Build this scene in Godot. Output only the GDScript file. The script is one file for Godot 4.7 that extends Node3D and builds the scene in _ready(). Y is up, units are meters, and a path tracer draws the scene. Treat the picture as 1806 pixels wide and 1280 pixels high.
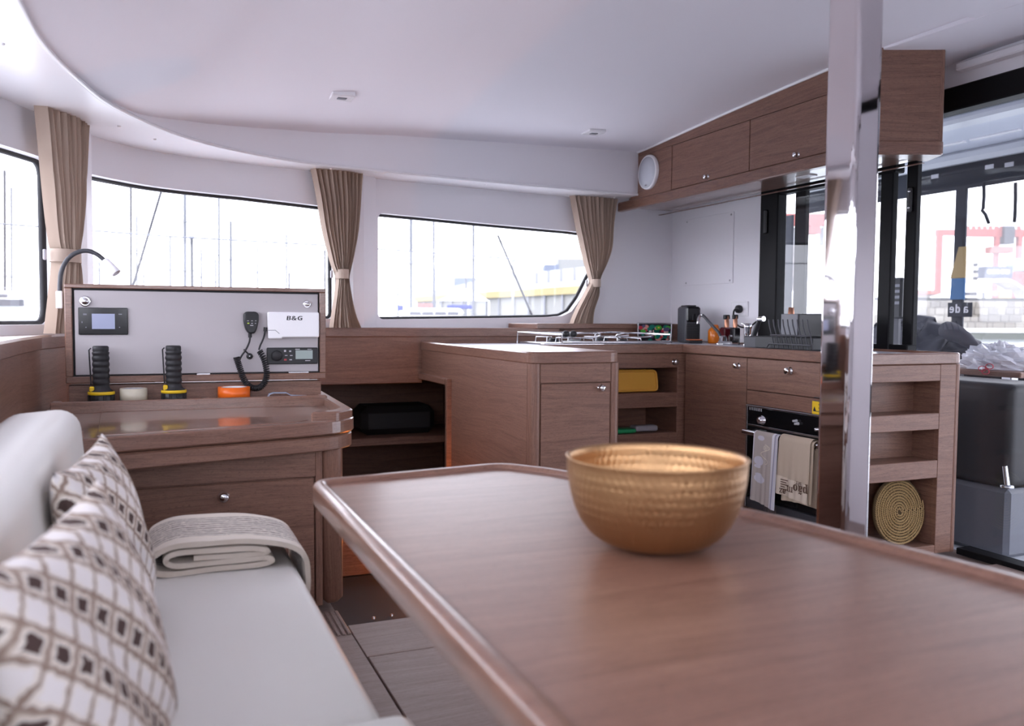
extends Node3D
# A catamaran saloon: -z is to port (away), +x is aft (right), y is up, metres.

const F := 1500.0
const EYE := Vector3(0, 1.06, 0)
var lens_basis := Basis.from_euler(Vector3(deg_to_rad(-3.0), deg_to_rad(-22.8), deg_to_rad(0.45)))
var M := {}
var used := {}
var rng := RandomNumberGenerator.new()

# ---------------------------------------------------------------- photo pixel -> point on a known plane
func ray(px: float, py: float) -> Vector3:
	return lens_basis * Vector3((px - 903.0) / F, -(py - 640.0) / F, -1.0)
func at_y(px: float, py: float, y: float) -> Vector3:
	var d := ray(px, py)
	return EYE + d * ((y - EYE.y) / d.y)
func at_x(px: float, py: float, x: float) -> Vector3:
	var d := ray(px, py)
	return EYE + d * (x / d.x)
func at_z(px: float, py: float, z: float) -> Vector3:
	var d := ray(px, py)
	return EYE + d * (z / d.z)
func at_d(px: float, py: float, depth: float) -> Vector3:
	return EYE + ray(px, py) * depth

# ---------------------------------------------------------------- mesh helpers
func S(smooth := -1) -> SurfaceTool:
	var st := SurfaceTool.new()
	st.begin(Mesh.PRIMITIVE_TRIANGLES)
	st.set_smooth_group(smooth)
	return st

func tri(st: SurfaceTool, a: Vector3, b: Vector3, c: Vector3, n: Vector3) -> void:
	if (a - c).cross(a - b).dot(n) < 0.0:
		var k := b
		b = c
		c = k
	st.add_vertex(a)
	st.add_vertex(b)
	st.add_vertex(c)

func quad(st: SurfaceTool, a: Vector3, b: Vector3, c: Vector3, d: Vector3, n: Vector3) -> void:
	tri(st, a, b, c, n)
	tri(st, a, c, d, n)

# a box with chamfered edges
func bx(st: SurfaceTool, c: Vector3, s: Vector3, bev := 0.0, xf := Transform3D()) -> void:
	var h := s * 0.5
	var b: float = minf(bev, minf(h.x, minf(h.y, h.z)) * 0.98)
	var nb := xf.basis
	for a in 3:
		var u := (a + 1) % 3
		var v := (a + 2) % 3
		for sg in [-1.0, 1.0]:
			var q := []
			for k in [[-1, -1], [1, -1], [1, 1], [-1, 1]]:
				var p := Vector3()
				p[a] = sg * h[a]
				p[u] = k[0] * (h[u] - b)
				p[v] = k[1] * (h[v] - b)
				q.append(xf * (c + p))
			var n := Vector3()
			n[a] = sg
			quad(st, q[0], q[1], q[2], q[3], nb * n)
	if b <= 0.0:
		return
	for a in 3:
		var u := (a + 1) % 3
		var v := (a + 2) % 3
		for su in [-1.0, 1.0]:
			for sv in [-1.0, 1.0]:
				var q := []
				for k in [[-1, 0], [1, 0], [1, 1], [-1, 1]]:
					var p := Vector3()
					p[a] = k[0] * (h[a] - b)
					p[u] = su * (h[u] - (b if k[1] else 0.0))
					p[v] = sv * (h[v] - (0.0 if k[1] else b))
					q.append(xf * (c + p))
				var n := Vector3()
				n[u] = su
				n[v] = sv
				quad(st, q[0], q[1], q[2], q[3], nb * n)
	for sx in [-1.0, 1.0]:
		for sy in [-1.0, 1.0]:
			for sz in [-1.0, 1.0]:
				var s3 := Vector3(sx, sy, sz)
				tri(st, xf * (c + s3 * (h - Vector3(0, b, b))), xf * (c + s3 * (h - Vector3(b, 0, b))), xf * (c + s3 * (h - Vector3(b, b, 0))), nb * s3)

func bb(st: SurfaceTool, x0: float, x1: float, y0: float, y1: float, z0: float, z1: float, bev := 0.0, xf := Transform3D()) -> void:
	bx(st, Vector3(x0 + x1, y0 + y1, z0 + z1) * 0.5, Vector3(absf(x1 - x0), absf(y1 - y0), absf(z1 - z0)), bev, xf)

func turn_of(poly: PackedVector2Array) -> float:
	var a := 0.0
	for i in poly.size():
		a += poly[i].cross(poly[(i + 1) % poly.size()])
	return signf(a)

func inset(poly: PackedVector2Array, d: float) -> PackedVector2Array:
	var out := PackedVector2Array()
	var n := poly.size()
	var sg := turn_of(poly)
	for i in n:
		var a := poly[(i + n - 1) % n]
		var b := poly[i]
		var c := poly[(i + 1) % n]
		var e0 := (b - a).normalized()
		var e1 := (c - b).normalized()
		var m := Vector2(e0.y, -e0.x) + Vector2(e1.y, -e1.x)
		m = m.normalized()
		var k := maxf(0.4, m.dot(Vector2(e0.y, -e0.x)))
		out.append(b + m * (d / k) * sg * -1.0)
	return out

# extrude a polygon given in (x, z) from y0 to y1, edges chamfered; xf turns it elsewhere
func prism(st: SurfaceTool, poly: PackedVector2Array, y0: float, y1: float, bev_top := 0.0, bev_bot := 0.0, xf := Transform3D(), smooth := -1) -> void:
	var rings := []
	if bev_bot > 0.0:
		rings.append([inset(poly, bev_bot), y0])
		rings.append([poly, y0 + bev_bot])
	else:
		rings.append([poly, y0])
	if bev_top > 0.0:
		rings.append([poly, y1 - bev_top])
		rings.append([inset(poly, bev_top), y1])
	else:
		rings.append([poly, y1])
	var n := poly.size()
	var sg := turn_of(poly)
	st.set_smooth_group(smooth)
	for r in rings.size() - 1:
		var pa: PackedVector2Array = rings[r][0]
		var pb: PackedVector2Array = rings[r + 1][0]
		var ya: float = rings[r][1]
		var yb: float = rings[r + 1][1]
		for i in n:
			var j := (i + 1) % n
			var e := poly[j] - poly[i]
			var nn := Vector3(e.y, 0, -e.x) * sg
			quad(st, xf * Vector3(pa[i].x, ya, pa[i].y), xf * Vector3(pa[j].x, ya, pa[j].y), xf * Vector3(pb[j].x, yb, pb[j].y), xf * Vector3(pb[i].x, yb, pb[i].y), xf.basis * nn)
	st.set_smooth_group(-1)
	for cap in [[rings[0], -1.0], [rings[-1], 1.0]]:
		var pl: PackedVector2Array = cap[0][0]
		var y: float = cap[0][1]
		var t := Geometry2D.triangulate_polygon(pl)
		for k in range(0, t.size(), 3):
			tri(st, xf * Vector3(pl[t[k]].x, y, pl[t[k]].y), xf * Vector3(pl[t[k + 1]].x, y, pl[t[k + 1]].y), xf * Vector3(pl[t[k + 2]].x, y, pl[t[k + 2]].y), xf.basis * Vector3(0, cap[1], 0))

func ngon(n: int, r: float, c := Vector2.ZERO) -> PackedVector2Array:
	var p := PackedVector2Array()
	for i in n:
		p.append(c + Vector2.from_angle(TAU * i / n) * r)
	return p

# polygon corners rounded by r
func rounded(poly: Array, r: float, seg := 5) -> PackedVector2Array:
	var out := PackedVector2Array()
	var n := poly.size()
	for i in n:
		var a: Vector2 = poly[(i + n - 1) % n]
		var b: Vector2 = poly[i]
		var c: Vector2 = poly[(i + 1) % n]
		var k: float = minf(r, minf(a.distance_to(b), b.distance_to(c)) * 0.48)
		var p0 := b + (a - b).normalized() * k
		var p1 := b + (c - b).normalized() * k
		for s in seg + 1:
			var t := float(s) / seg
			out.append(p0.lerp(b, t).lerp(b.lerp(p1, t), t))
	return out

func rect(x0: float, x1: float, z0: float, z1: float) -> Array:
	return [Vector2(x0, z0), Vector2(x1, z0), Vector2(x1, z1), Vector2(x0, z1)]

# turn a profile of (radius, height) round the y axis
func lathe(st: SurfaceTool, prof: Array, n := 24, xf := Transform3D(), smooth := 1) -> void:
	st.set_smooth_group(smooth)
	for k in prof.size() - 1:
		var p: Vector2 = prof[k]
		var q: Vector2 = prof[k + 1]
		var nr := Vector2(q.y - p.y, p.x - q.x)
		for i in n:
			var a0 := TAU * i / n
			var a1 := TAU * (i + 1) / n
			var am := (a0 + a1) * 0.5
			var nn := xf.basis * Vector3(cos(am) * nr.x, nr.y, sin(am) * nr.x)
			var va := xf * Vector3(cos(a0) * p.x, p.y, sin(a0) * p.x)
			var vb := xf * Vector3(cos(a1) * p.x, p.y, sin(a1) * p.x)
			var vc := xf * Vector3(cos(a1) * q.x, q.y, sin(a1) * q.x)
			var vd := xf * Vector3(cos(a0) * q.x, q.y, sin(a0) * q.x)
			if p.x < 1e-6:
				tri(st, va, vc, vd, nn)
			elif q.x < 1e-6:
				tri(st, va, vb, vc, nn)
			else:
				quad(st, va, vb, vc, vd, nn)
	st.set_smooth_group(-1)

# a round bar along points; radius a number or one for each point
func tube(st: SurfaceTool, pts: Array, radius, n := 8, closed := false) -> void:
	st.set_smooth_group(1)
	var rings := []
	var m := pts.size()
	var side := Vector3.ZERO
	for i in m:
		var a: Vector3 = pts[(i + m - 1) % m] if closed else pts[maxi(i - 1, 0)]
		var b: Vector3 = pts[(i + 1) % m] if closed else pts[mini(i + 1, m - 1)]
		var t := (b - a).normalized()
		if side == Vector3.ZERO:
			side = t.cross(Vector3.UP if absf(t.y) < 0.9 else Vector3.RIGHT).normalized()
		side = (side - t * side.dot(t)).normalized()
		var up := t.cross(side)
		var r: float = radius[i] if radius is Array else radius
		var ring := PackedVector3Array()
		for k in n:
			ring.append(pts[i] + (side * cos(TAU * k / n) + up * sin(TAU * k / n)) * r)
		rings.append(ring)
	for i in (m if closed else m - 1):
		var j := (i + 1) % m
		for k in n:
			var l := (k + 1) % n
			quad(st, rings[i][k], rings[i][l], rings[j][l], rings[j][k], rings[i][k] + rings[j][l] - pts[i] - pts[j])
	st.set_smooth_group(-1)
	if not closed:
		for e in [0, m - 1]:
			var nn: Vector3 = pts[e] - pts[1 if e == 0 else m - 2]
			for k in range(1, n - 1):
				tri(st, rings[e][0], rings[e][k], rings[e][k + 1], nn)

# a smooth surface through rows of points, with UV from 0 to 1
func grid(st: SurfaceTool, rows: Array, n: Vector3, uv_size := Vector2.ONE, smooth := 1) -> void:
	st.set_smooth_group(smooth)
	var h := rows.size()
	var w: int = rows[0].size()
	for i in h - 1:
		for j in w - 1:
			var c := [[i, j], [i, j + 1], [i + 1, j + 1], [i + 1, j]]
			var a: Vector3 = rows[i][j]
			var b: Vector3 = rows[i][j + 1]
			var d: Vector3 = rows[i + 1][j + 1]
			var nn := n
			for t in [[0, 1, 2], [0, 2, 3]]:
				var ord: Array = t
				var p0: Vector3 = rows[c[t[0]][0]][c[t[0]][1]]
				var p1: Vector3 = rows[c[t[1]][0]][c[t[1]][1]]
				var p2: Vector3 = rows[c[t[2]][0]][c[t[2]][1]]
				if n == Vector3.ZERO:
					pass
				elif (p0 - p2).cross(p0 - p1).dot(nn) < 0.0:
					ord = [t[0], t[2], t[1]]
				for k in ord:
					st.set_uv(Vector2(float(c[k][1]) / (w - 1), float(c[k][0]) / (h - 1)) * uv_size)
					st.add_vertex(rows[c[k][0]][c[k][1]])
	st.set_smooth_group(-1)

func spline(pts: Array, per := 6) -> Array:
	var out := []
	var n := pts.size()
	for i in n - 1:
		var a = pts[maxi(i - 1, 0)]
		var b = pts[i]
		var c = pts[i + 1]
		var d = pts[mini(i + 2, n - 1)]
		for s in per:
			var t := float(s) / per
			out.append(b.cubic_interpolate(c, a, d, t))
	out.append(pts[n - 1])
	return out

# ---------------------------------------------------------------- naming and tagging
func numbered(called: String) -> String:
	if not used.has(called):
		used[called] = 0
		return called
	used[called] += 1
	return "%s_%03d" % [called, used[called]]

func tag(o: Node, label: String, category := "", group := "", kind := "") -> Node:
	if label:
		o.set_meta("label", label)
	if category:
		o.set_meta("category", category)
	if group:
		o.set_meta("group", group)
	if kind:
		o.set_meta("kind", kind)
	return o

# shapes are modelled in room coordinates; each node sits at its thing's base
var bases := {}
func obj(called: String, st: SurfaceTool, mat: Material, parent: Node = self, base := Vector3.ZERO) -> MeshInstance3D:
	st.generate_normals()
	st.index()
	var o := MeshInstance3D.new()
	o.mesh = st.commit()
	o.material_override = mat
	o.name = numbered(called) if parent == self else called
	parent.add_child(o, true)
	if parent == self:
		bases[o] = Vector3.ZERO
	else:
		o.position = -bases.get(parent, Vector3.ZERO)
		bases[o] = Vector3.ZERO
	return o

func thing(called: String, label: String, category: String, base: Vector3, group := "") -> Node3D:
	var o := Node3D.new()
	o.name = numbered(called)
	add_child(o)
	o.position = base
	bases[o] = base
	tag(o, label, category, group)
	return o

func struct(called: String, st: SurfaceTool, mat: Material, parent: Node = self) -> MeshInstance3D:
	var o := obj(called, st, mat, parent)
	o.set_meta("kind", "structure")
	return o

func text(called: String, words: String, size: float, depth: float, mat: Material, parent: Node, xf: Transform3D, bold := false, font := "Droid Sans") -> MeshInstance3D:
	var t := TextMesh.new()
	var f := SystemFont.new()
	f.font_names = PackedStringArray([font])
	if bold:
		f.font_weight = 700
	t.font = f
	t.text = words
	t.font_size = 32
	t.pixel_size = size / 32.0
	t.depth = depth
	t.curve_step = 1.0
	var o := MeshInstance3D.new()
	o.mesh = t
	o.material_override = mat
	o.name = called
	parent.add_child(o, true)
	o.transform = xf
	o.position -= bases.get(parent, Vector3.ZERO)
	return o

# ---------------------------------------------------------------- materials
func mat(key: String, c: Color, rough := 0.6, metal := 0.0, coat := 0.0) -> StandardMaterial3D:
	var m := StandardMaterial3D.new()
	m.resource_name = key
	m.albedo_color = c
	m.roughness = rough
	m.metallic = metal
	if coat > 0.0:
		m.clearcoat_enabled = true
		m.clearcoat = coat
		m.clearcoat_roughness = 0.08
	M[key] = m
	return m

func C(r: float, g: float, b: float, a := 1.0) -> Color:
	return Color(r / 255.0, g / 255.0, b / 255.0, a)

# wood veneer: fine streaks along the first axis, computed pixel by pixel
func veneer(w: int, h: int, base: Color, dark: Color, light: Color, seed_: int, upright := false) -> ImageTexture:
	var a := FastNoiseLite.new()
	a.seed = seed_
	a.noise_type = FastNoiseLite.TYPE_SIMPLEX
	a.frequency = 1.0
	var im := Image.create(h if upright else w, w if upright else h, false, Image.FORMAT_RGB8)
	for y in h:
		for x in w:
			# wrap round a circle so that the sheet tiles
			var ax := TAU * x / w
			var ay := TAU * y / h
			var cx := cos(ax)
			var sx := sin(ax)
			var cy := cos(ay)
			var sy := sin(ay)
			var broad := a.get_noise_3d(cx * 0.35 + cy * 2.2, sx * 0.35 + sy * 2.2, cy * 1.3)
			var mid := a.get_noise_3d(cx * 0.9 + cy * 9.0, sx * 0.9 + sy * 9.0, 7.0)
			var fine := a.get_noise_3d(cx * 2.6 + cy * 34.0, sx * 2.6 + sy * 34.0, 19.0)
			var pore := a.get_noise_3d(cx * 7.0 + cy * 62.0, sx * 7.0 + sy * 62.0, 41.0)
			var v := broad * 0.35 + mid * 0.4 + fine * 0.55
			var c := base.lerp(dark, clampf(-v, 0, 1)).lerp(light, clampf(v, 0, 1))
			if pore > 0.32:
				c = c.lerp(dark, clampf((pore - 0.32) * 2.2, 0, 0.7))
			if upright:
				im.set_pixel(y, x, c)
			else:
				im.set_pixel(x, y, c)
	return ImageTexture.create_from_image(im)

func textured(key: String, t: Texture2D, scale: Vector3, rough: float, coat := 0.0, world_ := true) -> StandardMaterial3D:
	var m := mat(key, Color.WHITE, rough, 0.0, coat)
	m.albedo_texture = t
	m.uv1_triplanar = true
	m.uv1_world_triplanar = world_
	m.uv1_triplanar_sharpness = 8.0
	m.uv1_scale = scale
	return m

func relief(m: StandardMaterial3D, freq: float, cm: float, seed_ := 3, size := 256) -> void:
	var nz := FastNoiseLite.new()
	nz.seed = seed_
	nz.frequency = freq
	nz.fractal_octaves = 3
	var t := NoiseTexture2D.new()
	t.width = size
	t.height = size
	t.seamless = true
	t.noise = nz
	m.heightmap_enabled = true
	m.heightmap_texture = t
	m.heightmap_scale = cm

func make_materials() -> void:
	var wh := veneer(640, 384, C(129, 94, 79), C(86, 58, 47), C(154, 118, 101), 5)
	var wv := veneer(640, 384, C(129, 94, 79), C(91, 62, 51), C(152, 116, 99), 9, true)
	textured("wood", wh, Vector3(1.1, 2.2, 1.1), 0.42)
	textured("wood_upright", wv, Vector3(2.2, 1.1, 2.2), 0.36)
	var wt := textured("wood_top", wh, Vector3(1.1, 2.2, 2.2), 0.40, 0.14)
	wt.clearcoat_roughness = 0.25
	wt.metallic_specular = 0.42
	textured("wood_gloss", wh, Vector3(1.1, 2.2, 2.2), 0.3, 0.9)
	textured("wood_edge", wh, Vector3(1.1, 2.2, 2.2), 0.3, 0.35)
	var wf := veneer(640, 384, C(150, 130, 122), C(120, 101, 94), C(172, 153, 145), 23)
	textured("wood_floor", wf, Vector3(0.9, 1.6, 1.6), 0.5)
	mat("white_wall", C(240, 238, 243), 0.55)
	mat("white_panel", C(241, 239, 244), 0.45)
	mat("ceiling_vinyl", C(242, 240, 247), 0.7)
	mat("white_gloss", C(243, 242, 245), 0.25)
	mat("black_frame", C(15, 15, 18), 0.5).metallic_specular = 0.3
	mat("black_rubber", C(30, 29, 33), 0.6)
	mat("black_plastic", C(34, 35, 38), 0.45)
	mat("black_gloss", C(18, 18, 21), 0.12)
	mat("dark_grey", C(66, 66, 72), 0.5)
	mat("mid_grey", C(120, 121, 128), 0.5)
	mat("light_grey", C(186, 184, 190), 0.5)
	mat("panel_grey", C(180, 174, 177), 0.42)
	mat("chrome", C(225, 225, 228), 0.08, 1.0)
	mat("steel", C(200, 200, 204), 0.25, 1.0)
	mat("polished_post", C(205, 200, 202), 0.04, 1.0)
	var vin := mat("sofa_vinyl", C(227, 224, 219), 0.5)
	vin.uv1_triplanar = true
	vin.uv1_world_triplanar = true
	vin.uv1_scale = Vector3(6, 6, 6)
	mat("glass_clear", C(235, 242, 245, 0.05), 0.02).transparency = BaseMaterial3D.TRANSPARENCY_ALPHA
	mat("glass_tint", C(40, 46, 54, 0.26), 0.02).transparency = BaseMaterial3D.TRANSPARENCY_ALPHA
	mat("yellow", C(236, 196, 30), 0.5)
	mat("orange", C(240, 110, 28), 0.35)
	mat("cream_tape", C(214, 206, 186), 0.35)
	mat("tan_cloth", C(186, 166, 150), 0.9)
	mat("tie_cloth", C(192, 173, 158), 0.85)

# ---------------------------------------------------------------- the shell
# the inner face of the window wall in plan, from the centreline forward to the aft port corner
var wall_plan := []
var wall_u := []
var soffit_plan := []
const SOFFIT_Y := 1.87

func plan_curves() -> void:
	var w := [Vector2(-0.9, -2.0), Vector2(-0.87, -2.6), Vector2(-0.74, -3.2), Vector2(-0.52, -3.72), Vector2(-0.337, -4.23), Vector2(-0.265, -4.33), Vector2(-0.02, -4.59), Vector2(0.36, -4.75), Vector2(0.80, -4.84), Vector2(1.07, -4.90), Vector2(1.345, -4.97), Vector2(2.54, -5.13), Vector2(3.44, -5.2)]
	w[4] = Vector2(-0.36, -4.08)
	w[5] = Vector2(-0.25, -4.33)
	wall_plan = spline(w, 10)
	wall_u = [0.0]
	for i in range(1, wall_plan.size()):
		wall_u.append(wall_u[-1] + wall_plan[i].distance_to(wall_plan[i - 1]))
	var s := [Vector2(-0.34, -2.0), Vector2(-0.318, -2.564), Vector2(-0.30, -2.955), Vector2(-0.23, -3.364), Vector2(-0.137, -3.716), Vector2(0.075, -4.124), Vector2(0.334, -4.40), Vector2(0.73, -4.62), Vector2(1.136, -4.70), Vector2(1.637, -4.765), Vector2(2.396, -4.83), Vector2(2.96, -4.87)]
	soffit_plan = spline(s, 8)

func wall_at(u: float) -> Array:   # [point, outward normal] in plan
	for i in range(1, wall_plan.size()):
		if u <= wall_u[i] or i == wall_plan.size() - 1:
			var t := clampf((u - wall_u[i - 1]) / (wall_u[i] - wall_u[i - 1]), 0.0, 1.0)
			var d: Vector2 = (wall_plan[i] - wall_plan[i - 1]).normalized()
			return [wall_plan[i - 1].lerp(wall_plan[i], t), Vector2(d.y, -d.x)]
	return []

# where the line of sight through a pixel meets the window wall: (distance along the wall, height)
func wall_hit(px: float, py: float) -> Vector2:
	var d := ray(px, py)
	for i in range(1, wall_plan.size()):
		var a: Vector2 = wall_plan[i - 1]
		var b: Vector2 = wall_plan[i]
		var e := b - a
		var dd := Vector2(d.x, d.z)
		var den := dd.cross(e)
		if absf(den) < 1e-9:
			continue
		var t := a.cross(e) / den
		var s := a.cross(dd) / den
		if t > 0.0 and s >= -0.001 and s <= 1.001:
			return Vector2(lerpf(wall_u[i - 1], wall_u[i], s), EYE.y + d.y * t)
	return Vector2.ZERO

func along(list: Array, u: float) -> float:
	for i in range(1, list.size()):
		if u <= list[i].x or i == list.size() - 1:
			return lerpf(list[i - 1].y, list[i].y, clampf((u - list[i - 1].x) / maxf(1e-6, list[i].x - list[i - 1].x), 0.0, 1.0))
	return 0.0

func put(u: float, y: float, out: float, mirror: bool) -> Vector3:
	var w := wall_at(u)
	var p: Vector2 = w[0] + w[1] * out
	return Vector3(p.x, y, -4.0 - p.y if mirror else p.y)

func opening(top: Array, bottom: Array, r0: float, r1: float) -> Dictionary:
	return {"top": top, "bottom": bottom, "u0": top[0].x, "u1": top[-1].x, "r0": r0, "r1": r1}

func lims(o: Dictionary, u: float) -> Vector2:
	var lo := along(o.bottom, u)
	var hi := along(o.top, u)
	for e in [[u - o.u0, o.r0], [o.u1 - u, o.r1]]:
		if e[1] > 0.0 and e[0] < e[1]:
			var k: float = e[1] - sqrt(maxf(0.0, e[1] * e[1] - pow(e[1] - e[0], 2)))
			lo += k
			hi -= k
	return Vector2(lo, maxf(hi, lo))

var window_list := []

func window_walls() -> void:
	var w1 := opening([Vector2(0.12, 1.71), Vector2(wall_hit(0, 254).x, wall_hit(0, 254).y), Vector2(wall_hit(45, 268).x, wall_hit(45, 268).y), Vector2(wall_hit(98, 285).x, wall_hit(98, 285).y)], [Vector2(0.1, 1.02), Vector2(wall_hit(45, 573).x, 1.02), Vector2(wall_hit(100, 573).x, 1.02)], 0.06, 0.06)
	var t2 := []
	for p in [[157, 306], [220, 319], [300, 332], [430, 346], [545, 360], [590, 366]]:
		t2.append(wall_hit(p[0], p[1]))
	var w2 := opening(t2, [Vector2(t2[0].x, 1.03), Vector2(t2[-1].x, 1.05)], 0.012, 0.03)
	var t3 := []
	for p in [[667, 375], [750, 383], [850, 393], [1005, 407], [1035, 411], [1053, 417], [1063, 425], [1069, 437]]:
		t3.append(wall_hit(p[0], p[1]))
	var b3 := []
	for p in [[667, 563], [850, 561], [970, 559], [992, 557], [1008, 549], [1025, 525], [1045, 485], [1060, 458], [1069, 439]]:
		b3.append(wall_hit(p[0], p[1]))
	var w3 := opening(t3, b3, 0.035, 0.0)
	window_list = [w1, w2, w3]
	var n := 0
	for mirror in [false, true]:
		var st := S(1)
		var rv := S()
		var us := []
		var total: float = wall_u[-1]
		var u := 0.0
		while u < total:
			us.append(u)
			u += 0.02
		us.append(total)
		for o in window_list:
			for k in 12:
				us.append(o.u0 + 0.04 * pow(k / 11.0, 2))
				us.append(o.u1 - 0.04 * pow(k / 11.0, 2))
		us.sort()
		for i in us.size() - 1:
			var a: float = us[i]
			var b: float = us[i + 1]
			if b - a < 1e-5:
				continue
			var mid := (a + b) * 0.5
			var inside = null
			for o in window_list:
				if mid > o.u0 and mid < o.u1:
					inside = o
			var pm: Vector2 = wall_at(mid)[0]
			var y0 := 0.69 if not mirror and pm.x > 0.5 and pm.x < 1.8 else -0.05
			var spans := [[Vector2(y0, y0), Vector2(2.2, 2.2)]]
			if inside:
				var la := lims(inside, a)
				var lb := lims(inside, b)
				spans = [[Vector2(y0, y0), Vector2(la.x, lb.x)], [Vector2(la.y, lb.y), Vector2(2.2, 2.2)]]
				var nn := put(mid, 1.0, 0.0, mirror) - put(mid, 1.0, 1.0, mirror)
				quad(rv, put(a, la.x, 0, mirror), put(b, lb.x, 0, mirror), put(b, lb.x, 0.08, mirror), put(a, la.x, 0.08, mirror), Vector3.UP)
				quad(rv, put(a, la.y, 0, mirror), put(b, lb.y, 0, mirror), put(b, lb.y, 0.08, mirror), put(a, la.y, 0.08, mirror), Vector3.DOWN)
			for sp in spans:
				for off in [0.0, 0.08]:
					var nn := (put(mid, 1.0, 0.0, mirror) - put(mid, 1.0, 1.0, mirror)) * (1.0 if off == 0.0 else -1.0)
					quad(st, put(a, sp[0].x, off, mirror), put(b, sp[0].y, off, mirror), put(b, sp[1].y, off, mirror), put(a, sp[1].x, off, mirror), nn)
		for o in window_list:
			for e in [o.u0, o.u1]:
				var l := lims(o, e)
				if l.y - l.x > 0.005:
					quad(rv, put(e, l.x, 0, mirror), put(e, l.y, 0, mirror), put(e, l.y, 0.08, mirror), put(e, l.x, 0.08, mirror), put(lerpf(o.u0, o.u1, 0.5), 1.2, 0, mirror) - put(e, 1.2, 0, mirror))
		var side := "starboard" if mirror else "port"
		var wl := struct("wall_" + side, st, M.white_wall)
		struct("window_reveal", rv, M.white_gloss, wl)
		for o in window_list:
			n += 1
			var gl := S()
			var loop := []
			var back := []
			var m := 60
			for i in m + 1:
				var f := float(i) / m
				f = f - sin(TAU * f) / TAU * 0.75
				var uu: float = lerpf(o.u0, o.u1, f)
				var l := lims(o, uu)
				loop.append(put(uu, l.x, 0.062, mirror))
				back.push_front(put(uu, l.y, 0.062, mirror))
				if i > 0:
					var g := float(i - 1) / m
					g = g - sin(TAU * g) / TAU * 0.75
					var u2: float = lerpf(o.u0, o.u1, g)
					var l2 := lims(o, u2)
					quad(gl, put(u2, l2.x, 0.066, mirror), put(uu, l.x, 0.066, mirror), put(uu, l.y, 0.066, mirror), put(u2, l2.y, 0.066, mirror), put(uu, 1, 0, mirror) - put(uu, 1, 1, mirror))
			var ring := []
			for p in loop + back:
				if ring.is_empty() or ring[-1].distance_to(p) > 0.004:
					ring.append(p)
			var gk := S()
			tube(gk, ring, 0.016, 8, true)
			var win := struct("window_%d" % n, gk, M.black_rubber)
			obj("pane", gl, M.glass_clear, win)

func fascia_top(x: float) -> float:
	var t := [Vector2(-1.0, 1.875), Vector2(-0.30, 1.878), Vector2(-0.055, 1.895), Vector2(0.145, 1.953), Vector2(0.33, 1.985), Vector2(0.64, 2.029), Vector2(1.28, 2.083), Vector2(2.02, 2.118), Vector2(3.0, 2.155)]
	return along(t, x)

func ceiling_y(x: float, z: float) -> float:
	# height of the cambered headlining at a point, by the loft below
	var zz := -4.0 - z if z > -2.0 else z
	var best := 9.0
	var y := 2.2
	for i in soffit_plan.size():
		var s: Vector2 = soffit_plan[i]
		var c := Vector2(maxf(s.x, 0.75) if s.x < 2.9 else s.x, -2.0)
		var d := c - s
		var t := clampf((Vector2(x, zz) - s).dot(d) / d.length_squared(), 0.0, 1.0)
		var e := (s + d * t).distance_to(Vector2(x, zz))
		if e < best:
			best = e
			y = lerpf(fascia_top(s.x), 2.265, sin(t * PI * 0.5))
	return y

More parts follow.
